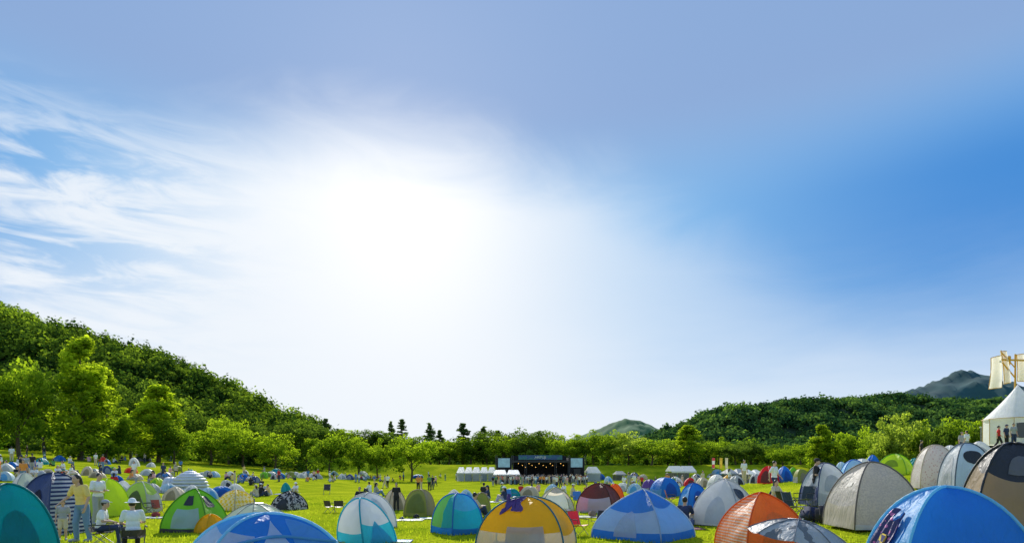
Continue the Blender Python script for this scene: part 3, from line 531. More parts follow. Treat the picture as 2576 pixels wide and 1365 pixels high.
small = [(308, 1263, 50, 1207, 'white', zA), (440, 1258, 56, 1222, 'beige', zA), (424, 1241, 48, 1214, 'light blue', zA), (522, 1256, 50, 1224, 'light blue', zA), (556, 1250, 56, 1221, 'blue', zA), (592, 1242, 46, 1214, 'white', zA), (572, 1230, 30, 1206, 'grey', zA),
         (482, 1242, 36, 1217, 'white', zA), (720, 1237, 24, 1212, 'teal', zA), (668, 1245, 32, 1221, 'grey', zA), (704, 1203, 26, 1187, 'blue', zA), (731, 1201, 22, 1185, 'olive', zA), (759, 1202, 22, 1188, 'white', zA), (612, 1208, 26, 1190, 'blue', zA), (640, 1214, 28, 1196, 'navy', zA),
         (860, 1205, 22, 1190, 'white', zA), (880, 1206, 22, 1191, 'navy', zA), (1050, 1204, 30, 1192, 'blue', zB), (1141, 1253, 34, 1229, 'white', zB), (1174, 1257, 38, 1229, 'light blue', zB), (1290, 1250, 40, 1227, 'teal', zB), (1331, 1250, 50, 1221, 'beige', zB),
         (1388, 1240, 36, 1215, 'light blue', zB), (1570, 1236, 34, 1213, 'white', zC), (1596, 1240, 36, 1214, 'light blue', zC), (1632, 1242, 40, 1204, 'purple', zC), (1672, 1252, 76, 1199, 'blue', zC), (1700, 1222, 40, 1197, 'white', zC), (1738, 1222, 36, 1200, 'red', zC),
         (1768, 1226, 38, 1199, 'beige', zC), (1800, 1226, 42, 1192, 'white', zC), (1828, 1216, 30, 1194, 'yellow', zC), (1852, 1220, 40, 1194, 'grey', zC), (1937, 1216, 56, 1170, 'red', zC), (1972, 1212, 42, 1171, 'blue', zC), (1998, 1208, 34, 1173, 'green', zC), (1902, 1215, 30, 1190, 'grey', zC), (1882, 1208, 30, 1186, 'beige', zC), (1720, 1209, 26, 1192, 'white', zC), (1752, 1206, 26, 1190, 'grey', zC),
         (2018, 1214, 40, 1178, 'olive', zC), (2118, 1190, 30, 1160, 'light blue', zE), (2172, 1190, 50, 1152, 'white', zE), (2196, 1182, 34, 1142, 'blue', zE), (2332, 1185, 50, 1122, 'light blue', zE), (2392, 1170, 46, 1118, 'white', zE), (2470, 1170, 60, 1108, 'white', zE), (2300, 1185, 30, 1150, 'teal', zE),
         (150, 1215, 40, 1190, 'light blue', zD), (95, 1222, 50, 1196, 'beige', zD), (25, 1180, 40, 1160, 'blue', zD), (60, 1172, 34, 1155, 'white', zD), (105, 1168, 30, 1150, 'teal', zD), (8, 1210, 46, 1184, 'light blue', zD), (150, 1160, 26, 1144, 'blue', zD), (240, 1195, 34, 1177, 'grey', zD), (285, 1188, 28, 1172, 'green', zD),
         (330, 1190, 30, 1174, 'orange', zD), (372, 1196, 34, 1178, 'white', zD), (412, 1206, 40, 1186, 'navy', zD), (340, 1208, 36, 1190, 'beige', zD), (445, 1185, 24, 1170, 'olive', zD), (266, 1168, 22, 1154, 'blue', zD), (540, 1200, 26, 1184, 'light blue', zA), (580, 1198, 24, 1184, 'white', zA), (670, 1199, 24, 1186, 'green', zA), (800, 1204, 24, 1190, 'grey', zA), (920, 1203, 22, 1191, 'light blue', zA), (385, 1240, 38, 1214, 'grey', zA), (396, 1222, 34, 1200, 'yellow-green', zA)]
r_ = random.Random(4)
for k in range(20):
    b_ = r_.uniform(1194, 1206); small.append((r_.choice([500, 600, 690, 760, 850, 930])+r_.uniform(-26, 26), b_, r_.uniform(15, 28), b_-r_.uniform(10, 18), r_.choice(['white', 'white', 'blue', 'light blue', 'grey', 'navy', 'green', 'beige', 'teal']), zF))
for k in range(20):
    b_ = r_.uniform(1198, 1216); small.append((r_.choice([1510, 1600, 1690, 1780, 1860, 1930])+r_.uniform(-30, 30), b_, r_.uniform(18, 34), b_-r_.uniform(12, 22), r_.choice(['white', 'white', 'blue', 'light blue', 'grey', 'navy', 'orange', 'beige', 'teal', 'purple']), zG))
for k in range(14):
    b_ = r_.uniform(1155, 1215); small.append((20+k*28+r_.uniform(-12, 12), b_, r_.uniform(20, 38), b_-r_.uniform(13, 25), r_.choice(['white', 'white', 'blue', 'light blue', 'grey', 'navy', 'orange', 'beige', 'green']), zD))
for (px, b_, wp, tp, cn, zn) in small:
    Tent(px, b_, wp, tp, random.choice([-40, -28, -12, 6, 20, 33, 45]), NM[cn], 'small %s pop-up tent %s' % (cn, zn), q=random.uniform(0.5, 1.05), lite=True, bul=0.04, apex=(random.uniform(-.14, .14), 0), group='small tents '+zn)

# inflatable igloo
d = hit(478, 1232); pos = spot(478, d+1.5); R = 47/F*d; e = thing('inflatable_dome', 'white inflatable igloo dome with entrance tunnel on the field', 'inflatable', pos)
bm = bmesh.new()
for k in range(7):
    r0 = R*math.cos(k*0.2); bmesh.ops.create_uvsphere(bm, u_segments=28, v_segments=8, radius=1, matrix=Matrix.Translation((0, 0, R*0.92*math.sin(k*0.21)*0.98)) @ Matrix.Diagonal((r0, r0, R*0.16, 1)))
fin('dome', bm, fabric((0.75, 0.78, 0.82), trans=0.2), e, True)
bm = bmesh.new()
for k in range(3):
    tube(bm, [(-R*0.75-R*0.22*k+0, R*0.45*math.cos(a), R*0.55*math.sin(a)) for a in [PI*j/12 for j in range(13)]], R*0.13, 8)
o = fin('entrance_tunnel', bm, fabric((0.72, 0.75, 0.8), trans=0.2), e, True)

# ------------------------------------------------------------------ people
def remesh(bm, vox, sm=2):
    me = bpy.data.meshes.new('t'); bm.to_mesh(me); bm.free(); o = bpy.data.objects.new('t', me); C.objects.link(o)
    m = o.modifiers.new('r', 'REMESH'); m.mode = 'VOXEL'; m.voxel_size = vox
    if sm: s_ = o.modifiers.new('s', 'SMOOTH'); s_.iterations = sm; s_.factor = 0.5
    dg = bpy.context.evaluated_depsgraph_get()
    r = bpy.data.meshes.new_from_object(o.evaluated_get(dg)); bpy.data.objects.remove(o)
    r.polygons.foreach_set('use_smooth', [True]*len(r.polygons)); r.update(); return r
def hand(bm, wr, dr, side):
    dr = dr.normalized(); up = Vector((0, -0.25, -1)) if abs(dr.z) < 0.8 else Vector((-side, 0, 0)); sd_ = dr.cross(up).normalized(); nm = sd_.cross(dr).normalized()
    rot = Matrix((sd_, dr, nm)).transposed().to_4x4()
    ell(bm, wr+dr*0.045, (0.040, 0.05, 0.017), rot, 10, 8)
    for k, (o_, l) in enumerate(((-.029, .060), (-.010, .072), (.010, .068), (.028, .052))):
        a = wr+dr*0.085+sd_*o_; b = a+dr*l*.5-nm*0.008*-1; c = b+dr*l*.38+nm*0.022
        capsule(bm, a, b, .0095, .009, 6, 2); capsule(bm, b, c, .009, .0075, 6, 2)
    a = wr+dr*0.03-sd_*0.035; b = a+dr*0.03-sd_*0.028; c = b+dr*0.03-sd_*0.004; capsule(bm, a, b, .012, .010, 6, 2); capsule(bm, b, c, .010, .008, 6, 2)
P0 = dict(hip=(0, 0, .93), chest=(0, 0, 1.27), neck=(0, .01, 1.45), head=(0, -.015, 1.61),
          sh=[(-.175, 0, 1.40), (.175, 0, 1.40)], el=[(-.235, .03, 1.12), (.235, .03, 1.12)], wr=[(-.25, -.04, .87), (.25, -.04, .87)],
          hj=[(-.085, 0, .90), (.085, 0, .90)], kn=[(-.10, -.02, .49), (.10, -.02, .49)], an=[(-.11, .03, .085), (.11, .03, .085)], ft=[(-.125, -.13, .035), (.125, -.13, .035)])
def PO(**k): q = dict(P0); q.update(k); return q
SITG = PO(hip=(0, .05, .13), chest=(0, .0, .47), neck=(0, -.03, .65), head=(0, -.06, .81), sh=[(-.175, -.02, .60), (.175, -.02, .60)], el=[(-.23, -.16, .38), (.23, -.16, .38)], wr=[(-.12, -.36, .42), (.12, -.36, .42)],
          hj=[(-.09, 0, .13), (.09, 0, .13)], kn=[(-.15, -.36, .36), (.15, -.36, .36)], an=[(-.10, -.52, .08), (.10, -.52, .08)], ft=[(-.10, -.66, .035), (.10, -.66, .035)])
SITC = PO(hip=(0, .05, .50), chest=(0, .02, .83), neck=(0, -.02, 1.01), head=(.01, -.07, 1.165), sh=[(-.175, -.01, .96), (.175, -.01, .96)], el=[(-.25, -.06, .71), (.25, -.04, .71)], wr=[(-.12, -.27, .68), (.14, -.26, .64)],
          hj=[(-.09, 0, .49), (.09, 0, .49)], kn=[(-.13, -.40, .52), (.15, -.40, .52)], an=[(-.13, -.44, .09), (.16, -.36, .09)], ft=[(-.14, -.59, .035), (.18, -.51, .035)])
WALK = PO(el=[(-.24, .13, 1.15), (.23, -.06, 1.12)], wr=[(-.24, .12, .90), (.22, -.22, .95)], kn=[(-.10, -.17, .51), (.10, .04, .48)], an=[(-.11, -.22, .09), (.11, .28, .14)], ft=[(-.12, -.37, .04), (.12, .16, .04)])
CARRY = PO(chest=(.02, -.02, 1.27), head=(.02, -.05, 1.60), el=[(-.25, -.02, 1.13), (.24, .02, 1.13)], wr=[(-.10, -.24, 1.10), (.14, -.24, 1.14)], kn=[(-.12, -.06, .49), (.12, .02, .49)], an=[(-.15, .0, .085), (.14, .06, .085)], ft=[(-.18, -.16, .035), (.19, -.09, .035)])
RAISE = PO(el=[(-.30, -.06, 1.55), (.235, .03, 1.12)], wr=[(-.20, -.12, 1.80), (.25, -.04, .87)])
LEAN = PO(chest=(0, -.05, 1.26), neck=(0, -.09, 1.43), head=(-.02, -.15, 1.575), sh=[(-.175, -.08, 1.38), (.175, -.07, 1.38)], el=[(-.30, -.12, 1.14), (.26, -.05, 1.11)], wr=[(-.36, -.30, .98), (.26, -.14, .87)], kn=[(-.12, -.08, .49), (.11, .02, .49)], an=[(-.14, -.03, .085), (.13, .09, .085)], ft=[(-.17, -.19, .035), (.16, -.06, .035)])
POSES = dict(stand=P0, sit=SITG, chair=SITC, walk=WALK, carry=CARRY, arm=RAISE, lean=LEAN)
def torsorot(P):
    up = (Vector(P['chest'])-Vector(P['hip'])).normalized(); x = Vector((1, 0, 0)); y = up.cross(x).normalized(); return Matrix((x, y, up)).transposed().to_4x4()
LIB = {}
def person_lib(pn):
    P = {k: (Vector(v) if not isinstance(v, list) else [Vector(q) for q in v]) for k, v in POSES[pn].items()}; R_ = torsorot(P); R = {}
    hip, ch, hd, nk = P['hip'], P['chest'], P['head'], P['neck']; mid = (hip+ch)/2
    bm = bmesh.new()
    ell(bm, hd, (.073, .092, .112)); ell(bm, hd+Vector((0, -.03, -.055)), (.052, .06, .055)); capsule(bm, hd+Vector((0, -.088, .005)), hd+Vector((0, -.102, -.022)), .008, .014, 6, 2)
    for s_ in (-1, 1): ell(bm, hd+Vector((s_*.075, .008, -.01)), (.012, .02, .03), None, 8, 6)
    capsule(bm, nk-Vector((0, 0, .05)), hd-Vector((0, -.01, .06)), .058, .052)
    ell(bm, ch, (.155, .105, .17), R_); ell(bm, mid, (.135, .095, .17), R_); ell(bm, hip, (.155, .11, .12), R_)
    for i, s_ in enumerate((-1, 1)):
        capsule(bm, nk-Vector((0, 0, .06)), P['sh'][i], .055, .055); capsule(bm, P['sh'][i], P['el'][i], .052, .040); capsule(bm, P['el'][i], P['wr'][i], .040, .026)
        hand(bm, P['wr'][i], P['wr'][i]-P['el'][i], s_)
        capsule(bm, P['hj'][i], P['kn'][i], .085, .056); capsule(bm, P['kn'][i], (P['kn'][i]*2+P['an'][i])/3, .054, .055); capsule(bm, (P['kn'][i]*2+P['an'][i])/3, P['an'][i], .055, .036)
    R['body'] = remesh(bm, .0095, 1)
    bm = bmesh.new()
    ell(bm, ch, (.175, .125, .185), R_); ell(bm, mid, (.160, .118, .19), R_); ell(bm, hip+Vector((0, 0, .04)), (.172, .13, .11), R_)
    for i in range(2):
        capsule(bm, nk-Vector((0, 0, .07)), P['sh'][i], .068, .070); capsule(bm, P['sh'][i], P['sh'][i].lerp(P['el'][i], .72), .070, .066)
    R['shirt'] = remesh(bm, .014, 2)
    for nm, f in (('trousers', 0.95), ('shorts', 0.0)):
        bm = bmesh.new(); ell(bm, hip-Vector((0, 0, .01)), (.168, .125, .125), R_)
        for i in range(2):
            capsule(bm, P['hj'][i], P['kn'][i] if f else P['hj'][i].lerp(P['kn'][i], .85), .102, .075 if f else .088)
            if f: capsule(bm, P['kn'][i], P['kn'][i].lerp(P['an'][i], f), .074, .058)
        R[nm] = remesh(bm, .014, 2)
    bm = bmesh.new(); ell(bm, hd+Vector((0, .020, .028)), (.083, .092, .103)); R['hair'] = remesh(bm, .013, 1)
    bm = bmesh.new(); ell(bm, hd+Vector((0, .020, .028)), (.084, .093, .103)); capsule(bm, hd+Vector((0, .07, 0)), nk+Vector((0, .085, -.06)), .075, .045); R['long_hair'] = remesh(bm, .013, 1)
    bm = bmesh.new(); ell(bm, hd+Vector((0, .008, .065)), (.088, .104, .07)); ell(bm, hd+Vector((0, -.10, .055)), (.065, .075, .010)); R['cap'] = remesh(bm, .010, 1)
    bm = bmesh.new(); ell(bm, hd+Vector((0, .008, .075)), (.092, .104, .085)); ell(bm, hd+Vector((0, .005, .045)), (.175, .185, .014)); R['sun_hat'] = remesh(bm, .010, 1)
    bm = bmesh.new()
    for s_ in (-1, 1): ell(bm, hd+Vector((s_*.030, -.083, .012)), (.011, .008, .007), None, 8, 6)
    me = bpy.data.meshes.new('eyes'); bm.to_mesh(me); bm.free(); R['eyes'] = me
    bm = bmesh.new(); ell(bm, hd+Vector((0, -.089, -.058)), (.022, .006, .007), None, 8, 6); me = bpy.data.meshes.new('mouth'); bm.to_mesh(me); bm.free(); R['mouth'] = me
    bm = bmesh.new()
    for i in range(2):
        capsule(bm, P['an'][i]+Vector((0, .02, -.035)), P['ft'][i]+Vector((0, 0, .008)), .048, .042)
    R['shoes'] = remesh(bm, .012, 1)
    return R
for k in POSES: LIB[k] = person_lib(k)
SKIN = mat((0.58, 0.36, 0.25), 0.55, var=0.06); HAIR = mat((0.018, 0.013, 0.01), 0.5); EYE = mat((0.01, 0.008, 0.008), 0.3); LIP = mat((0.35, 0.12, 0.10), 0.5)
CL = {k: mat(v, 0.85, var=0.15, nscale=14) for k, v in dict(white=(0.84, 0.84, 0.84), black=(0.02, 0.02, 0.024), navy=(0.03, 0.045, 0.11), grey=(0.36, 0.37, 0.39), red=(0.6, 0.03, 0.03), yellow=(0.85, 0.62, 0.20), blue=(0.07, 0.22, 0.6), green=(0.12, 0.32, 0.1), pink=(0.8, 0.42, 0.46), denim=(0.16, 0.27, 0.45), beige=(0.62, 0.52, 0.38), orange=(0.8, 0.3, 0.06)).items()}
def addp(e, pn, key, nm, m):
    me = LIB[pn][key]
    if not me.materials: me.materials.append(m)
    o = bpy.data.objects.new(nm, me); link(o, e); o.material_slots[0].link = 'OBJECT'; o.material_slots[0].material = m; return o
def person(pn, px, rot, shirt, bottom, label, base=None, d=None, sc=1.0, shorts=False, head='hair', hatc='white', detail=False, group=None, reg=True, pos=None, dz=0, long_=False):
    if pos is None:
        if d is None: d = hit(px, base)
        pos = spot(px, d)
    e = thing('person', label, 'person', pos+Vector((0, 0, dz)), math.radians(rot), group, px if reg else None); e.scale = (sc, sc, sc)
    addp(e, pn, 'body', 'body', SKIN); addp(e, pn, 'shirt', 'shirt', CL[shirt]); addp(e, pn, 'shorts' if shorts else 'trousers', 'shorts' if shorts else 'trousers', CL[bottom])
    addp(e, pn, 'long_hair' if long_ else 'hair', 'hair', HAIR)
    if head in ('cap', 'sun_hat'): addp(e, pn, head, head, CL[hatc])
    addp(e, pn, 'shoes', 'shoes', CL['black' if not detail else 'grey'])
    if detail: addp(e, pn, 'eyes', 'eyes', EYE); addp(e, pn, 'mouth', 'mouth', LIP)
    return e
person('lean', 207, -15, 'yellow', 'denim', 'person in yellow t-shirt and jeans reaching toward the child', base=1362, sc=0.97, detail=True, long_=True)
person('stand', 158, 30, 'grey', 'beige', 'child in grey t-shirt standing beside the striped navy tent', base=1358, sc=0.58, detail=True, shorts=True)
person('carry', 246, 70, 'white', 'grey', 'person in white shirt standing in front of lime tent', base=1318, sc=0.98, detail=True)
person('chair', 258, 110, 'white', 'navy', 'person in white shirt and grey cap sitting on a low chair', base=1372, sc=0.82, detail=True, head='cap', hatc='grey')
person('chair', 334, 215, 'white', 'black', 'person in white sun hat and white shirt seated facing away', base=1384, sc=0.86, detail=True, head='sun_hat', hatc='white')
person('stand', 162, 160, 'pink', 'grey', 'person in pink top standing behind the striped tent', base=1262, sc=0.95)
person('carry', 2052, 60, 'black', 'black', 'man in black t-shirt and black cap standing among tents', base=1272, sc=1.0, detail=True, shorts=True, head='cap', hatc='black')
person('stand', 1872, 20, 'white', 'beige', 'person in white shirt standing behind the pale grey tent', d=44, sc=1.0, detail=True)
person('walk', 1948, 40, 'white', 'navy', 'person in white shirt walking between chairs on the right', base=1250, sc=0.95)
person('sit', 1722, 150, 'navy', 'beige', 'person in navy shirt sitting on grass beside the white tent', base=1322, detail=True)
person('sit', 1752, 60, 'white', 'grey', 'person in white shirt sitting on grass beside the white tent', base=1318, detail=True)
person('sit', 1192, 120, 'beige', 'navy', 'person in beige top sitting beside the small olive tent', base=1300, detail=True)
person('stand', 997, 0, 'black', 'black', 'person in black clothes standing before the small cream tent', base=1284, sc=0.72, long_=True)
person('sit', 1217, 180, 'black', 'black', 'person in black with a hat sitting on the open grass', base=1246, head='sun_hat', hatc='black')
person('stand', 2532, 20, 'navy', 'black', 'person in navy standing on the slope by the marquee', d=46, head='cap', hatc='navy')
person('walk', 2512, 60, 'red', 'black', 'person in red standing on the slope by the marquee', d=46)
person('stand', 2550, 0, 'grey', 'navy', 'person in grey standing on the slope by the marquee', d=45)
person('stand', 2432, 200, 'white', 'grey', 'person in white on the crest above the tents', d=46); person('stand', 2420, 0, 'grey', 'navy', 'person in grey on the crest above the tents', d=47)
person('walk', 2318, 60, 'black', 'navy', 'person in black walking along the crest', d=50)
person('sit', 1950, 30, 'beige', 'grey', 'person in beige sitting near the chairs on the right', base=1262)
pal = ['white', 'white', 'white', 'black', 'black', 'navy', 'grey', 'blue', 'red', 'yellow', 'green', 'pink', 'beige', 'orange']
def rp(pose, px, zone, act, base=None, d=None):
    s_ = random.choice(pal); r = random.choice(['black', 'navy', 'denim', 'grey', 'beige'])
    hd = random.choice(['hair', 'hair', 'cap', 'sun_hat']); hc = random.choice(['white', 'black', 'beige', 'navy'])
    lb = 'person in %s top and %s trousers %s %s' % (s_, r, act, zone)
    person(pose, px, random.uniform(0, 360), s_, r, lb, base=base, d=d, sc=random.uniform(0.9, 1.03), head=hd, hatc=hc, group='people '+zone+' in '+s_+' and '+r, reg=False, long_=random.random() < .35)
for k in range(125): rp(random.choice(['stand', 'stand', 'arm', 'carry']), random.uniform(1240, 1478), 'in the crowd before the stage', 'standing', d=random.uniform(106, 125))
for (px, b_) in [(895, 1212), (903, 1213), (942, 1216), (968, 1228), (975, 1226), (1060, 1232), (1080, 1232), (1088, 1230), (1052, 1234), (1120, 1208), (1163, 1206), (1015, 1208), (1096, 1222), (775, 1206), (790, 1205), (1210, 1214), (1240, 1222), (1400, 1228), (1410, 1229), (1338, 1232), (590, 1222), (1186, 1210)]:
    rp(random.choice(['stand', 'walk', 'stand']), px, 'out on the open field', 'standing', base=b_)
for k in range(46): rp(random.choice(['sit', 'sit', 'stand']), random.uniform(560, 1240), 'along the far field edge', 'resting', base=random.uniform(1198, 1212))
for k in range(60): rp(random.choice(['sit', 'sit', 'stand', 'chair']), random.uniform(-5, 460), 'on the far left bank', 'resting', base=random.uniform(1146, 1222))
for k in range(16): rp('sit', random.uniform(420, 700), 'on the left field', 'sitting', base=random.uniform(1195, 1225))
for k in range(60): rp(random.choice(['sit', 'stand', 'sit', 'walk']), random.uniform(1490, 2010), 'among the far tents on the right', 'gathered', d=random.uniform(50, 110))
for (px, b_) in [(745, 1240), (905, 1262), (655, 1248), (645, 1250), (675, 1246), (930, 1240), (945, 1248), (1270, 1262), (1440, 1250), (1475, 1245), (1262, 1238), (1310, 1240), (1355, 1236), (1420, 1242), (1495, 1232), (1228, 1256)]: rp('sit', px, 'between the tents in mid field', 'sitting', base=b_)

# ------------------------------------------------------------------ chairs, mats, bags, umbrellas
steel = mat((0.25, 0.25, 0.26), 0.35, 0.8)
def chair(px, base, rot, col, label, sc=1.0, pos=None, bh=0.5):
    if pos is None: pos = spot(px, hit(px, base))
    e = thing('folding_chair', label, 'chair', pos, math.radians(rot), None, px); e.scale = (sc,)*3; m = fabric(col, trans=0.2)
    bm = bmesh.new(); grid(bm, lambda a, b: Vector((-.25+.5*a, -.24+.46*b, .42-.06*b-.05*math.sin(PI*a))), 8, 6); fin('seat', bm, m, e, True)
    bm = bmesh.new(); grid(bm, lambda a, b: Vector((-.25+.5*a, .22+.32*bh*b+.04*math.sin(PI*a), .38+bh*b)), 8, 6); fin('backrest', bm, m, e, True)
    for s_ in (-1, 1):
        for a, b in (((s_*.26, -.25, .43), (s_*.24, .28, .0)), ((s_*.26, .24, .40), (s_*.24, -.26, .0))):
            bm = bmesh.new(); tube(bm, [a, b], .012); fin('leg', bm, steel, e)
        bm = bmesh.new(); tube(bm, [(s_*.26, .22, .38), (s_*.26, .22+.34*bh, .38+bh*1.04)], .012); fin('back_post', bm, steel, e)
        bm = bmesh.new(); tube(bm, [(s_*.29, -.22, .60), (s_*.29, .26, .60)], .018); tube(bm, [(s_*.28, -.22, .60), (s_*.26, -.24, .42)], .011); fin('armrest', bm, mat((0.05, 0.05, 0.05)), e)
chair(1457, 1346, 35, (0.7, 0.01, 0.015), 'red folding camp chair beside the blue and silver tent', 0.75)
chair(1506, 1332, -40, (0.02, 0.02, 0.025), 'black folding chair behind the red chair', 0.65)
chair(832, 1288, 150, (0.03, 0.03, 0.03), 'black folding chair on open grass, left of a pair', 0.72, bh=.35); chair(853, 1288, 190, (0.03, 0.03, 0.03), 'black folding chair on open grass, right of a pair', 0.72, bh=.35)
chair(375, 1292, 120, (0.04, 0.05, 0.03), 'dark folding chair before the green and grey tent', 0.75); chair(398, 1292, 60, (0.25, 0.04, 0.02), 'dark red folding chair beside the green and grey tent', 0.65)
chair(822, 1243, 10, (0.03, 0.03, 0.04), 'dark chair alone far out on the grass', 0.9)
chair(2000, 1300, 30, (0.02, 0.03, 0.03), 'black folding chair beside the man in black cap', 0.9); chair(2022, 1278, -60, (0.03, 0.05, 0.06), 'dark folding chair behind the man in black cap', 0.9); chair(1978, 1285, 100, (0.02, 0.02, 0.02), 'black folding chair left of the man in black cap', 0.8)
chair(1455, 1272, 10, (0.02, 0.1, 0.4), 'blue folding chair behind the open cream sunshade', 0.8); chair(1688, 1268, 70, (0.5, 0.1, 0.08), 'red brown folding chair beside the blue tent', 0.8)
chair(1286, 1262, 40, (0.02, 0.12, 0.45), 'blue folding chair near the teal tent in mid field', 0.8)
chair(258, 1372, 110, (0.05, 0.05, 0.06), 'low black chair under the person in grey cap', 0.82, bh=.16)
chair(334, 1384, 215, (0.06, 0.05, 0.06), 'low dark chair under the person in white sun hat', 0.86, bh=.16)
def rug(px, base, w_, dp, col, label, rot=0):
    d = hit(px, base); pos = spot(px, d)
    e = thing('picnic_mat', label, 'mat', (pos.x, pos.y, 0), 0, None, px); c, s_ = math.cos(rot), math.sin(rot)
    def P(a, b):
        x = (a-.5)*w_; y = (b-.5)*dp; X = x*c-y*s_; Y = x*s_+y*c
        return Vector((X, Y, float(terrain(pos.x+X, pos.y+Y))+.025+.02*noise.noise(Vector((X*3, Y*3, px)))))
    bm = bmesh.new(); grid(bm, P, 12, 10); fin('sheet', bm, mat(col, 0.7, var=0.1), e, True)
    bm = bmesh.new(); tube(bm, [P(0, 0), P(1, 0), P(1, 1), P(0, 1), P(0, 0)], 0.012, 5); fin('edge_binding', bm, mat(tuple(x*.6 for x in col)), e)
for a in [(1030, 1308, 1.0, .7, (0.7, 0.7, 0.68), 'white picnic mat on grass left of the cyan tent'), (1068, 1304, .7, .6, (0.55, 0.6, 0.65), 'pale grey picnic mat beside the white mat'), (985, 1362, 1.0, .5, (0.35, 0.5, 0.7), 'pale blue mat at the foot of the leaning tent'), (848, 1362, .8, .5, (0.6, 0.65, 0.7), 'white mat edge beside the blue foreground tent'),
          (1480, 1300, 1.2, .8, (0.45, 0.45, 0.42), 'grey mat in front of the brown tent'), (1255, 1262, 1.2, 1.2, (0.75, 0.76, 0.78), 'white sheet spread on the grass in mid field'), (722, 1242, 1.6, 1.5, (0.3, 0.45, 0.7), 'blue mat by the teal tent'), (1720, 1330, 1.1, .7, (0.3, 0.1, 0.1), 'dark red mat under the seated pair'),
          (1960, 1310, 1.6, 1.0, (0.5, 0.5, 0.5), 'grey mat among the chairs on the right'), (370, 1302, 1.3, .8, (0.3, 0.35, 0.4), 'grey blue mat under the folding chairs')]: rug(*a)
def bag(px, base, w_, h_, col, label, pos=None):
    if pos is None: pos = spot(px, hit(px, base))
    e = thing('backpack', label, 'bag', pos, random.random()*3, None, px)
    bm = bmesh.new(); box(bm, (0, 0, h_/2), (w_, w_*.6, h_), w_*.18); box(bm, (0, -w_*.32, h_*.3), (w_*.6, w_*.2, h_*.4), w_*.06); fin('bag_body', bm, mat(col, 0.8), e, True)
    bm = bmesh.new()
    for s_ in (-1, 1): tube(bm, [(s_*w_*.25, w_*.3, h_*.9), (s_*w_*.27, w_*.48, h_*.5), (s_*w_*.25, w_*.3, h_*.1)], .014)
    tube(bm, [(-.05, 0, h_*.97), (0, 0, h_*1.1), (.05, 0, h_*.97)], .01); fin('strap', bm, mat((0.03, 0.03, 0.03)), e)
for a in [(1048, 1304, .25, .16, (0.02, 0.02, 0.02), 'small black bag on the white picnic mat'), (1012, 1306, .2, .1, (0.05, 0.08, 0.2), 'navy bag at the left of the picnic mat'), (1975, 1306, .4, .4, (0.02, 0.02, 0.03), 'black backpack by the chairs on the right'), (2040, 1312, .6, .45, (0.02, 0.03, 0.08), 'large navy bag behind the grey umbrella'), (2075, 1315, .5, .5, (0.03, 0.03, 0.04), 'black bag beside the large beige tent'),
          (1490, 1298, .3, .2, (0.3, 0.2, 0.12), 'brown bag in front of the brown tent'), (392, 1300, .3, .2, (0.35, 0.05, 0.04), 'red bag beside the folding chairs'), (1735, 1322, .3, .25, (0.1, 0.15, 0.3), 'blue bag between the seated pair')]: bag(*a)
def umbrella(px, d, top, R, drop, m, label, tilt=(0, 0)):
    x = (px-HX)/F*d; zt = CAMZ-(top-HY)/F*d; e = thing('umbrella', label, 'umbrella', (x, d, zt), 0.3, None, px); e.rotation_euler = (tilt[0], tilt[1], 0.3)
    bm = bmesh.new(); n = 8; K = 40
    def P(a, b):
        an = 2*PI*a; r = b; sc_ = 1-0.09*abs(math.sin(an*n/2))*b; return Vector((R*r*sc_*math.cos(an), R*r*sc_*math.sin(an), -drop*(r**2.0)-0.03*abs(math.sin(an*n/2))*b))
    grid(bm, P, K, 8); bmesh.ops.remove_doubles(bm, verts=bm.verts, dist=.0005); fin('canopy', bm, m, e, True)
    for k in range(n):
        an = 2*PI*k/n; bm = bmesh.new(); tube(bm, [Vector((R*r*math.cos(an), R*r*math.sin(an), -drop*r*r+.006)) for r in (0.02, .3, .6, .85, 1.0)], .006, 5); fin('rib', bm, steel, e)
    bm = bmesh.new(); tube(bm, [(0, 0, .09), (0, 0, -drop-.4)], .01); fin('shaft', bm, steel, e)
umbrella(640, 10.0, 1266, 0.56, 0.30, fabric((0.7, 0.73, 0.78)), 'white umbrella opened on the ground behind the blue tent', (0.15, -0.05))
umbrella(2010, 8.6, 1306, 0.66, 0.24, fabric((0.09, 0.10, 0.115), (0.32, 0.33, 0.35), 'camo', 4.0, trans=0.15), 'charcoal grey patterned umbrella in the right foreground', (0.1, 0.1))
# patterned cloth hung over the left flank of the blue tent
e = thing('draped_cloth', 'dark floral patterned cloth hung over the left side of the blue tent', 'cloth', BT.e.location, BT.e.rotation_euler[2], None)
bm = bmesh.new(); grid(bm, lambda a, b: BT.pt(3, 0.12+0.42*a+.10*b, 0.60-0.55*b+.05*math.sin(a*8), 0.04+.022*math.sin(a*20+b*3)+.03*b), 22, 14)
fin('towel', bm, fabric((0.02, 0.02, 0.10), (0.62, 0.12, 0.35), 'dots', 11.0, trans=.1), e, True)
bm = bmesh.new(); grid(bm, lambda a, b: BT.pt(3, 0.30+0.14*a, 0.46-0.36*b, 0.075+.02*math.sin(a*20)), 8, 8); fin('scarf', bm, fabric((0.75, 0.55, 0.05), (0.03, 0.03, 0.12), 'tri', 12.0, trans=.1), e, True)
p = BT.e.matrix_basis @ BT.pt(3, 0.3, 0.0, 0.3); bag(2160, 0, .42, .34, (0.03, 0.03, 0.07), 'dark bag on the grass left of the blue tent', pos=Vector((p.x, p.y, float(terrain(p.x, p.y)))))
e = thing('draped_cloth', 'purple cloth draped over the top of the yellow tent', 'cloth', YT.e.location, YT.e.rotation_euler[2]); pc = fabric((0.045, 0.015, 0.13), trans=0.05)
bm = bmesh.new()
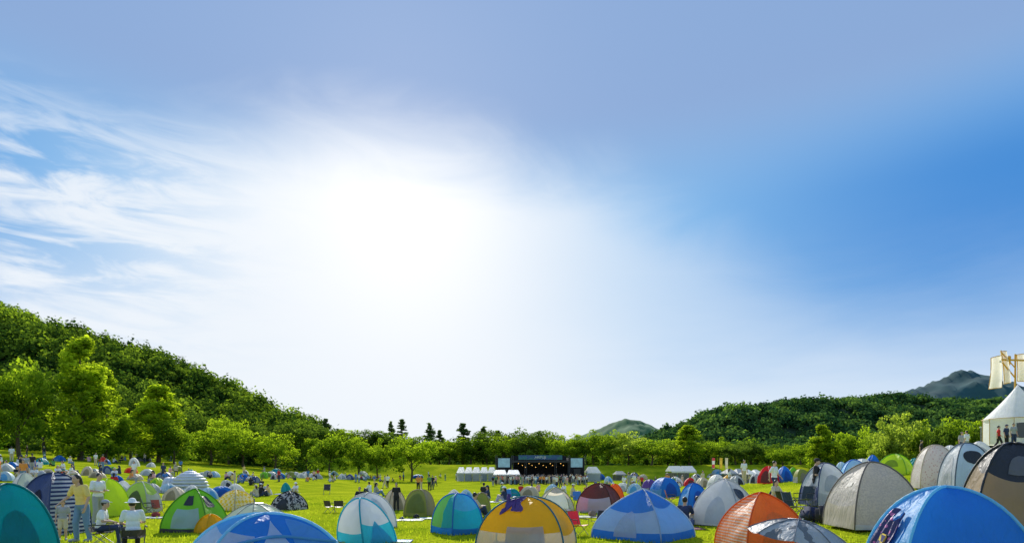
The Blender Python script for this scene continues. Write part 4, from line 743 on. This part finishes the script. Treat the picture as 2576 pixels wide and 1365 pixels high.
grid(bm, lambda a, b: YT.pt(0, 0.10+0.36*a+0.06*math.sin(b*9), 0.99-0.40*b-(0.10 if a < .45 else 0.0)*math.sin(a*14)*b, 0.03+0.012*math.sin(a*22)), 20, 12)
fin('towel', bm, pc, e, True)
bm = bmesh.new(); P_ = YT.pl(0, 0.80); tube(bm, [P_+Vector((-.03, -.05, .12)), P_+Vector((-.05, -.07, -.02)), P_+Vector((-.07, -.09, -.20)), P_+Vector((-.07, -.08, -.34))], .05, 8, .03); fin('sleeve', bm, pc, e, True)

# ------------------------------------------------------------------ stage
SY = 130.0; sx = (1360-HX)/F*SY; sz = float(terrain(sx, SY)); k_ = SY/F
e = thing('concert_stage', 'black festival stage with lit lamps, side screens and teal banner', 'stage', (sx, SY, sz)); blk = mat((0.012, 0.012, 0.014), 0.8); blk2 = mat((0.03, 0.03, 0.034), 0.6)
def bx(name, c, s_, m, par=e, bev=0):
    bm = bmesh.new(); box(bm, c, s_, bev); return fin(name, bm, m, par)
def X_(px): return (px-1360)*k_
def Z_(py): return CAMZ-(py-HY)*k_-sz
bx('deck', (0, 2, .6), (X_(1428)-X_(1290), 8, 1.2), blk2); bx('back_wall', (0, 6.1, 3.2), (X_(1430)-X_(1288), .2, 5), blk)
bx('roof', (0, 2, Z_(1160)), (X_(1432)-X_(1286), 8.2, .4), blk2)
for a, b in ((1248, 1288), (1430, 1470)):
    c = (X_(a)+X_(b))/2
    bx('side_wing', (c, 2.6, Z_(1150)/2), (X_(b)-X_(a), 6, Z_(1150)), blk)
    scr = bx('screen', (c, -.5, Z_(1163)), (X_(b)-X_(a)-.9, .12, 1.9), mat((0.16, 0.30, 0.36), 0.3, var=0.9, nscale=1.2, emit=0.5))
    bx('speaker_stack', (c, -1.1, 1.4), (1.4, 1.0, 2.8), blk2, bev=.05)
for px in (1249, 1289, 1322, 1396, 1429, 1469):
    bm = bmesh.new()
    for dx in (-.18, .18): tube(bm, [(X_(px)+dx, -2.0, 0), (X_(px)+dx, -2.0, Z_(1145))], .05)
    for j in range(12):
        z = j*.48; tube(bm, [(X_(px)-.18, -2.0, z), (X_(px)+.18, -2.0, z+.45)], .025)
    fin('truss_tower', bm, mat((.06, .06, .065), .5), e)
bnm = fabric((0.02, 0.13, 0.16), (0.02, 0.07, 0.20), 'camo', 0.8, trans=.1)
bx('banner', (X_(1358), -2.3, Z_(1150)), (X_(1412)-X_(1304), .1, .95), bnm)
tc_ = bpy.data.curves.new('lettering', 'FONT'); tc_.body = 'ARIFUJI'; tc_.size = .75; tc_.align_x = 'CENTER'; tc_.align_y = 'CENTER'; tc_.extrude = .01
to = bpy.data.objects.new('t', tc_); C.objects.link(to); dg = bpy.context.evaluated_depsgraph_get(); me = bpy.data.meshes.new_from_object(to.evaluated_get(dg)); bpy.data.objects.remove(to)
lt = mobj('lettering', me, mat((0.7, 0.72, 0.70), .6), e); lt.location = (X_(1358), -2.38, Z_(1150)); lt.rotation_euler = (PI/2, 0, 0)
lampm = mat((1.0, 0.55, 0.14), 0.5, emit=2.2)
for j in range(14):
    bm = bmesh.new(); row = j % 3; ell(bm, (X_(1304+j*8.7+random.uniform(-2, 2)), -1.2+row*1.0, Z_(1165+row*4.5)), (.07, .07, .07), None, 8, 6); fin('stage_lamp', bm, lampm, e, True)
for j in range(3):
    bm = bmesh.new(); tube(bm, [(X_(1290), -1.2+j*1.0, Z_(1163.5+j*4.5)), (X_(1428), -1.2+j*1.0, Z_(1163.5+j*4.5))], .05); fin('lighting_bar', bm, blk2, e)
for j in range(5): bx('stage_monitor', (X_(1305+j*26), -1.5, 1.4), (.7, .5, .45), blk2, bev=.06)
def pavilion(px, wpx, top, d, label, n=1, depth=5, wall=True, closed=(0.8, 0.81, 0.83), low=.68, g_=None):
    x = (px-HX)/F*d; z = float(terrain(x, d)); Wd = wpx/F*d; H = CAMZ-(top-HY)/F*d-z; ev = H*low; e = thing('pavilion_tent', label, 'pavilion', (x, d, z), 0, None, px); mw = fabric(closed, trans=0.35); step = Wd/n
    if g_ is None: g_ = .5 if n == 1 else (.42 if wall else .3)
    for k in range(n):
        x0 = -Wd/2+k*step; bm = bmesh.new(); c = [Vector((x0, -depth/2, ev)), Vector((x0+step, -depth/2, ev)), Vector((x0+step, depth/2, ev)), Vector((x0, depth/2, ev))]
        a0 = Vector((x0+step*(.5-g_*.6), 0, H)); a1 = Vector((x0+step*(.5+g_*.6), 0, H)); vs = [bm.verts.new(p) for p in c+[a0, a1]]
        for f in ((0, 1, 5, 4), (1, 2, 5), (2, 3, 4, 5), (3, 0, 4)): bm.faces.new([vs[i] for i in f])
        fin('roof', bm, mw, e)
        bm = bmesh.new(); box(bm, (x0+step/2, -depth/2-.01, ev-.15), (step*.99, .03, .3)); fin('valance', bm, mw, e)
        if wall: bm = bmesh.new(); box(bm, (x0+step*.5, -depth/2+.1, ev*.45), (step*.9, .04, ev*.85)); fin('side_wall', bm, fabric((0.36, 0.42, 0.48) if k % 2 else (0.5, 0.54, 0.58), trans=.4), e)
        else: bm = bmesh.new(); box(bm, (x0+step*.5, depth/2-.1, ev*.45), (step*.95, .04, ev*.85)); fin('side_wall', bm, fabric((0.1, 0.11, 0.13), trans=.1), e)
    for k in range(n+1):
        bm = bmesh.new(); tube(bm, [(-Wd/2+k*step, -depth/2, 0), (-Wd/2+k*step, -depth/2, ev)], .04); fin('post', bm, steel, e)
pavilion(1199, 96, 1174, 142, 'long low row of white pavilions left of the stage', 5, g_=.5, low=.6)
pavilion(1275, 66, 1181, 122, 'low white canopy before the left side of the stage', 2, wall=False, g_=.6)
pavilion(1490, 36, 1173, 133, 'white peaked tent at the right side of the stage', 1, low=.6)
pavilion(1712, 62, 1171, 120, 'white open pavilion beside the flags on the right', 2, wall=False, g_=.75)
pavilion(1558, 26, 1184, 140, 'small dark booth right of the stage', 1, closed=(.2, .22, .25), wall=False); pavilion(1845, 46, 1178, 118, 'grey vendor canopy behind the right tents', 2, wall=False, closed=(.3, .33, .38)); pavilion(1890, 40, 1180, 112, 'white vendor canopy behind the red tent', 2, wall=False)
for px, col, c2, lb in ((1791, (0.6, 0.6, 0.6), (0.45, 0.03, 0.05), 'white and red tall banner flag, leftmost of three'), (1810, (0.62, 0.40, 0.03), (0.5, 0.30, 0.02), 'yellow tall banner flag, middle of three'), (1824, (0.55, 0.52, 0.40), (0.5, 0.45, 0.3), 'cream tall banner flag, rightmost of three')):
    p = spot(px, 95); e = thing('banner_flag', lb, 'flag', p); zt = CAMZ-(1150-HY)/F*95-p.z
    bm = bmesh.new(); tube(bm, [(0, 0, 0), (0, 0, zt)], .03); fin('pole', bm, steel, e)
    bm = bmesh.new(); grid(bm, lambda a, b: Vector((.03+.42*a, .04*math.sin(a*5+b*4), zt-.05-1.6*b)), 6, 8); fin('cloth', bm, fabric(col, c2, 'stripe', .9, trans=.25), e, True)
d = 50; x = (2560-HX)/F*d; z = float(terrain(x, d)); e = thing('marquee', 'round white marquee with pointed roof at the right edge', 'marquee', (x, d, z)); R = 70/F*d; mw = fabric((0.86, 0.86, 0.86), trans=.4)
zt = CAMZ-(966-HY)/F*d-z; ze = CAMZ-(1054-HY)/F*d-z
bm = bmesh.new()
def rf(a, b):
    an = 2*PI*a; r = R*1.05*(b**1.1*.95+.05*b)*(1-.04*abs(math.sin(an*4))); return Vector((r*math.cos(an), r*math.sin(an), ze+(zt-ze)*(1-b)**1.08))
grid(bm, rf, 48, 10); bmesh.ops.remove_doubles(bm, verts=bm.verts, dist=.001); fin('roof', bm, mw, e, True)
bm = bmesh.new(); grid(bm, lambda a, b: Vector((R*math.cos(2*PI*a), R*math.sin(2*PI*a), ze*b)), 8, 2); fin('wall', bm, mw, e)
for j, an in enumerate((-2.16, -1.37)):
    bm = bmesh.new(); c = Vector((R*.95*math.cos(an), R*.95*math.sin(an), ze*.52)); box(bm, (0, 0, 0), (.8, .08, 1.2), .03)
    bmesh.ops.rotate(bm, verts=bm.verts, cent=(0, 0, 0), matrix=Matrix.Rotation(an+PI/2, 3, 'Z')); bmesh.ops.translate(bm, verts=bm.verts, vec=c); fin('window_panel', bm, mat((0.75, 0.45, 0.06) if j else (.1, .1, .12)), e)
bm = bmesh.new()
for k in range(8): an = 2*PI*k/8; tube(bm, [(R*1.01*math.cos(an), R*1.01*math.sin(an), 0), (R*1.01*math.cos(an), R*1.01*math.sin(an), ze), ], .025)
tube(bm, [(R*1.04*math.cos(2*PI*k/24), R*1.04*math.sin(2*PI*k/24), ze+.02) for k in range(25)], .03); fin('edge_trim', bm, mat((0.55, 0.35, 0.12)), e)
wd = 56; wx = (2554-HX)/F*wd; wz = float(terrain(wx, wd)); e = thing('windmill', 'tall windmill with white cloth sails and golden spars above the marquee', 'windmill', (wx, wd, wz)); gold = mat((0.7, 0.38, 0.05), .5)
def Q(px, py, y=0): return Vector(((px-2562)/F*wd, y, CAMZ-(py-HY)/F*wd-wz))
bm = bmesh.new(); tube(bm, [Q(2562, 1100), Q(2562, 890)], .11, 8, .07); fin('mast', bm, gold, e)
bm = bmesh.new(); tube(bm, [Q(2505, 905, -.3), Q(2610, 905, .3)], .09); tube(bm, [Q(2525, 912, -.2), Q(2562, 950, 0)], .06); tube(bm, [Q(2540, 898, -.3), Q(2552, 915, .3)], .14); tube(bm, [Q(2522, 886, -.2), Q(2562, 925, 0)], .05); fin('spar', bm, gold, e)
def sail(c, y):
    A, B, D_, E_ = [Q(*p) for p in c]
    def P(a, b): p = A.lerp(B, a).lerp(D_.lerp(E_, a), b); p.x += .25*math.sin(PI*b); p.y = y+.35*math.sin(PI*b)*.6+.25*math.sin(a*7); return p
    bm = bmesh.new(); grid(bm, P, 12, 10); o = fin('sail', bm, fabric((0.84, 0.80, 0.70), trans=.5), e, True)
    bm = bmesh.new(); tube(bm, [P(0, k/8) for k in range(9)]+[P(k/4, 1) for k in range(1, 5)]+[P(1, 1-k/8) for k in range(1, 9)]+[P(1-k/4, 0) for k in range(1, 5)], .035); fin('sail_frame', bm, gold, o)
sail([(2488, 903), (2515, 895), (2482, 980), (2518, 976)], -.6); sail([(2522, 882), (2534, 886), (2530, 966), (2546, 962)], -.2); sail([(2572, 890), (2590, 888), (2574, 955), (2600, 960)], .3)
p = spot(2468, 60); e = thing('street_lamp', 'thin street lamp left of the marquee', 'lamp', p); zt = CAMZ-(1074-HY)/F*60-p.z
bm = bmesh.new(); tube(bm, [(0, 0, 0), (0, 0, zt), (.0, 0, zt)], .06, 8, .04); fin('post', bm, steel, e); bm = bmesh.new(); box(bm, (.15, 0, zt), (.6, .2, .12), .04); fin('lamp_head', bm, mat((.6, .6, .6)), e)

ORD = ['first', 'second', 'third', 'fourth', 'fifth', 'sixth', 'seventh', 'eighth', 'ninth', 'tenth', 'eleventh', 'twelfth', 'thirteenth', 'fourteenth', 'fifteenth', 'sixteenth', 'seventeenth', 'eighteenth', 'nineteenth', 'twentieth', 'twenty-first', 'twenty-second', 'twenty-third', 'twenty-fourth', 'twenty-fifth']
by = {}
for o, l, px in REG: by.setdefault(l, []).append((px, o))
for l, v in by.items():
    if len(v) > 1:
        v.sort(key=lambda t: t[0])
        for i, (px, o) in enumerate(v): o['label'] = l+', '+(ORD[i] if i < 25 else 'last')+' from left'
print('objects', len(bpy.data.objects))
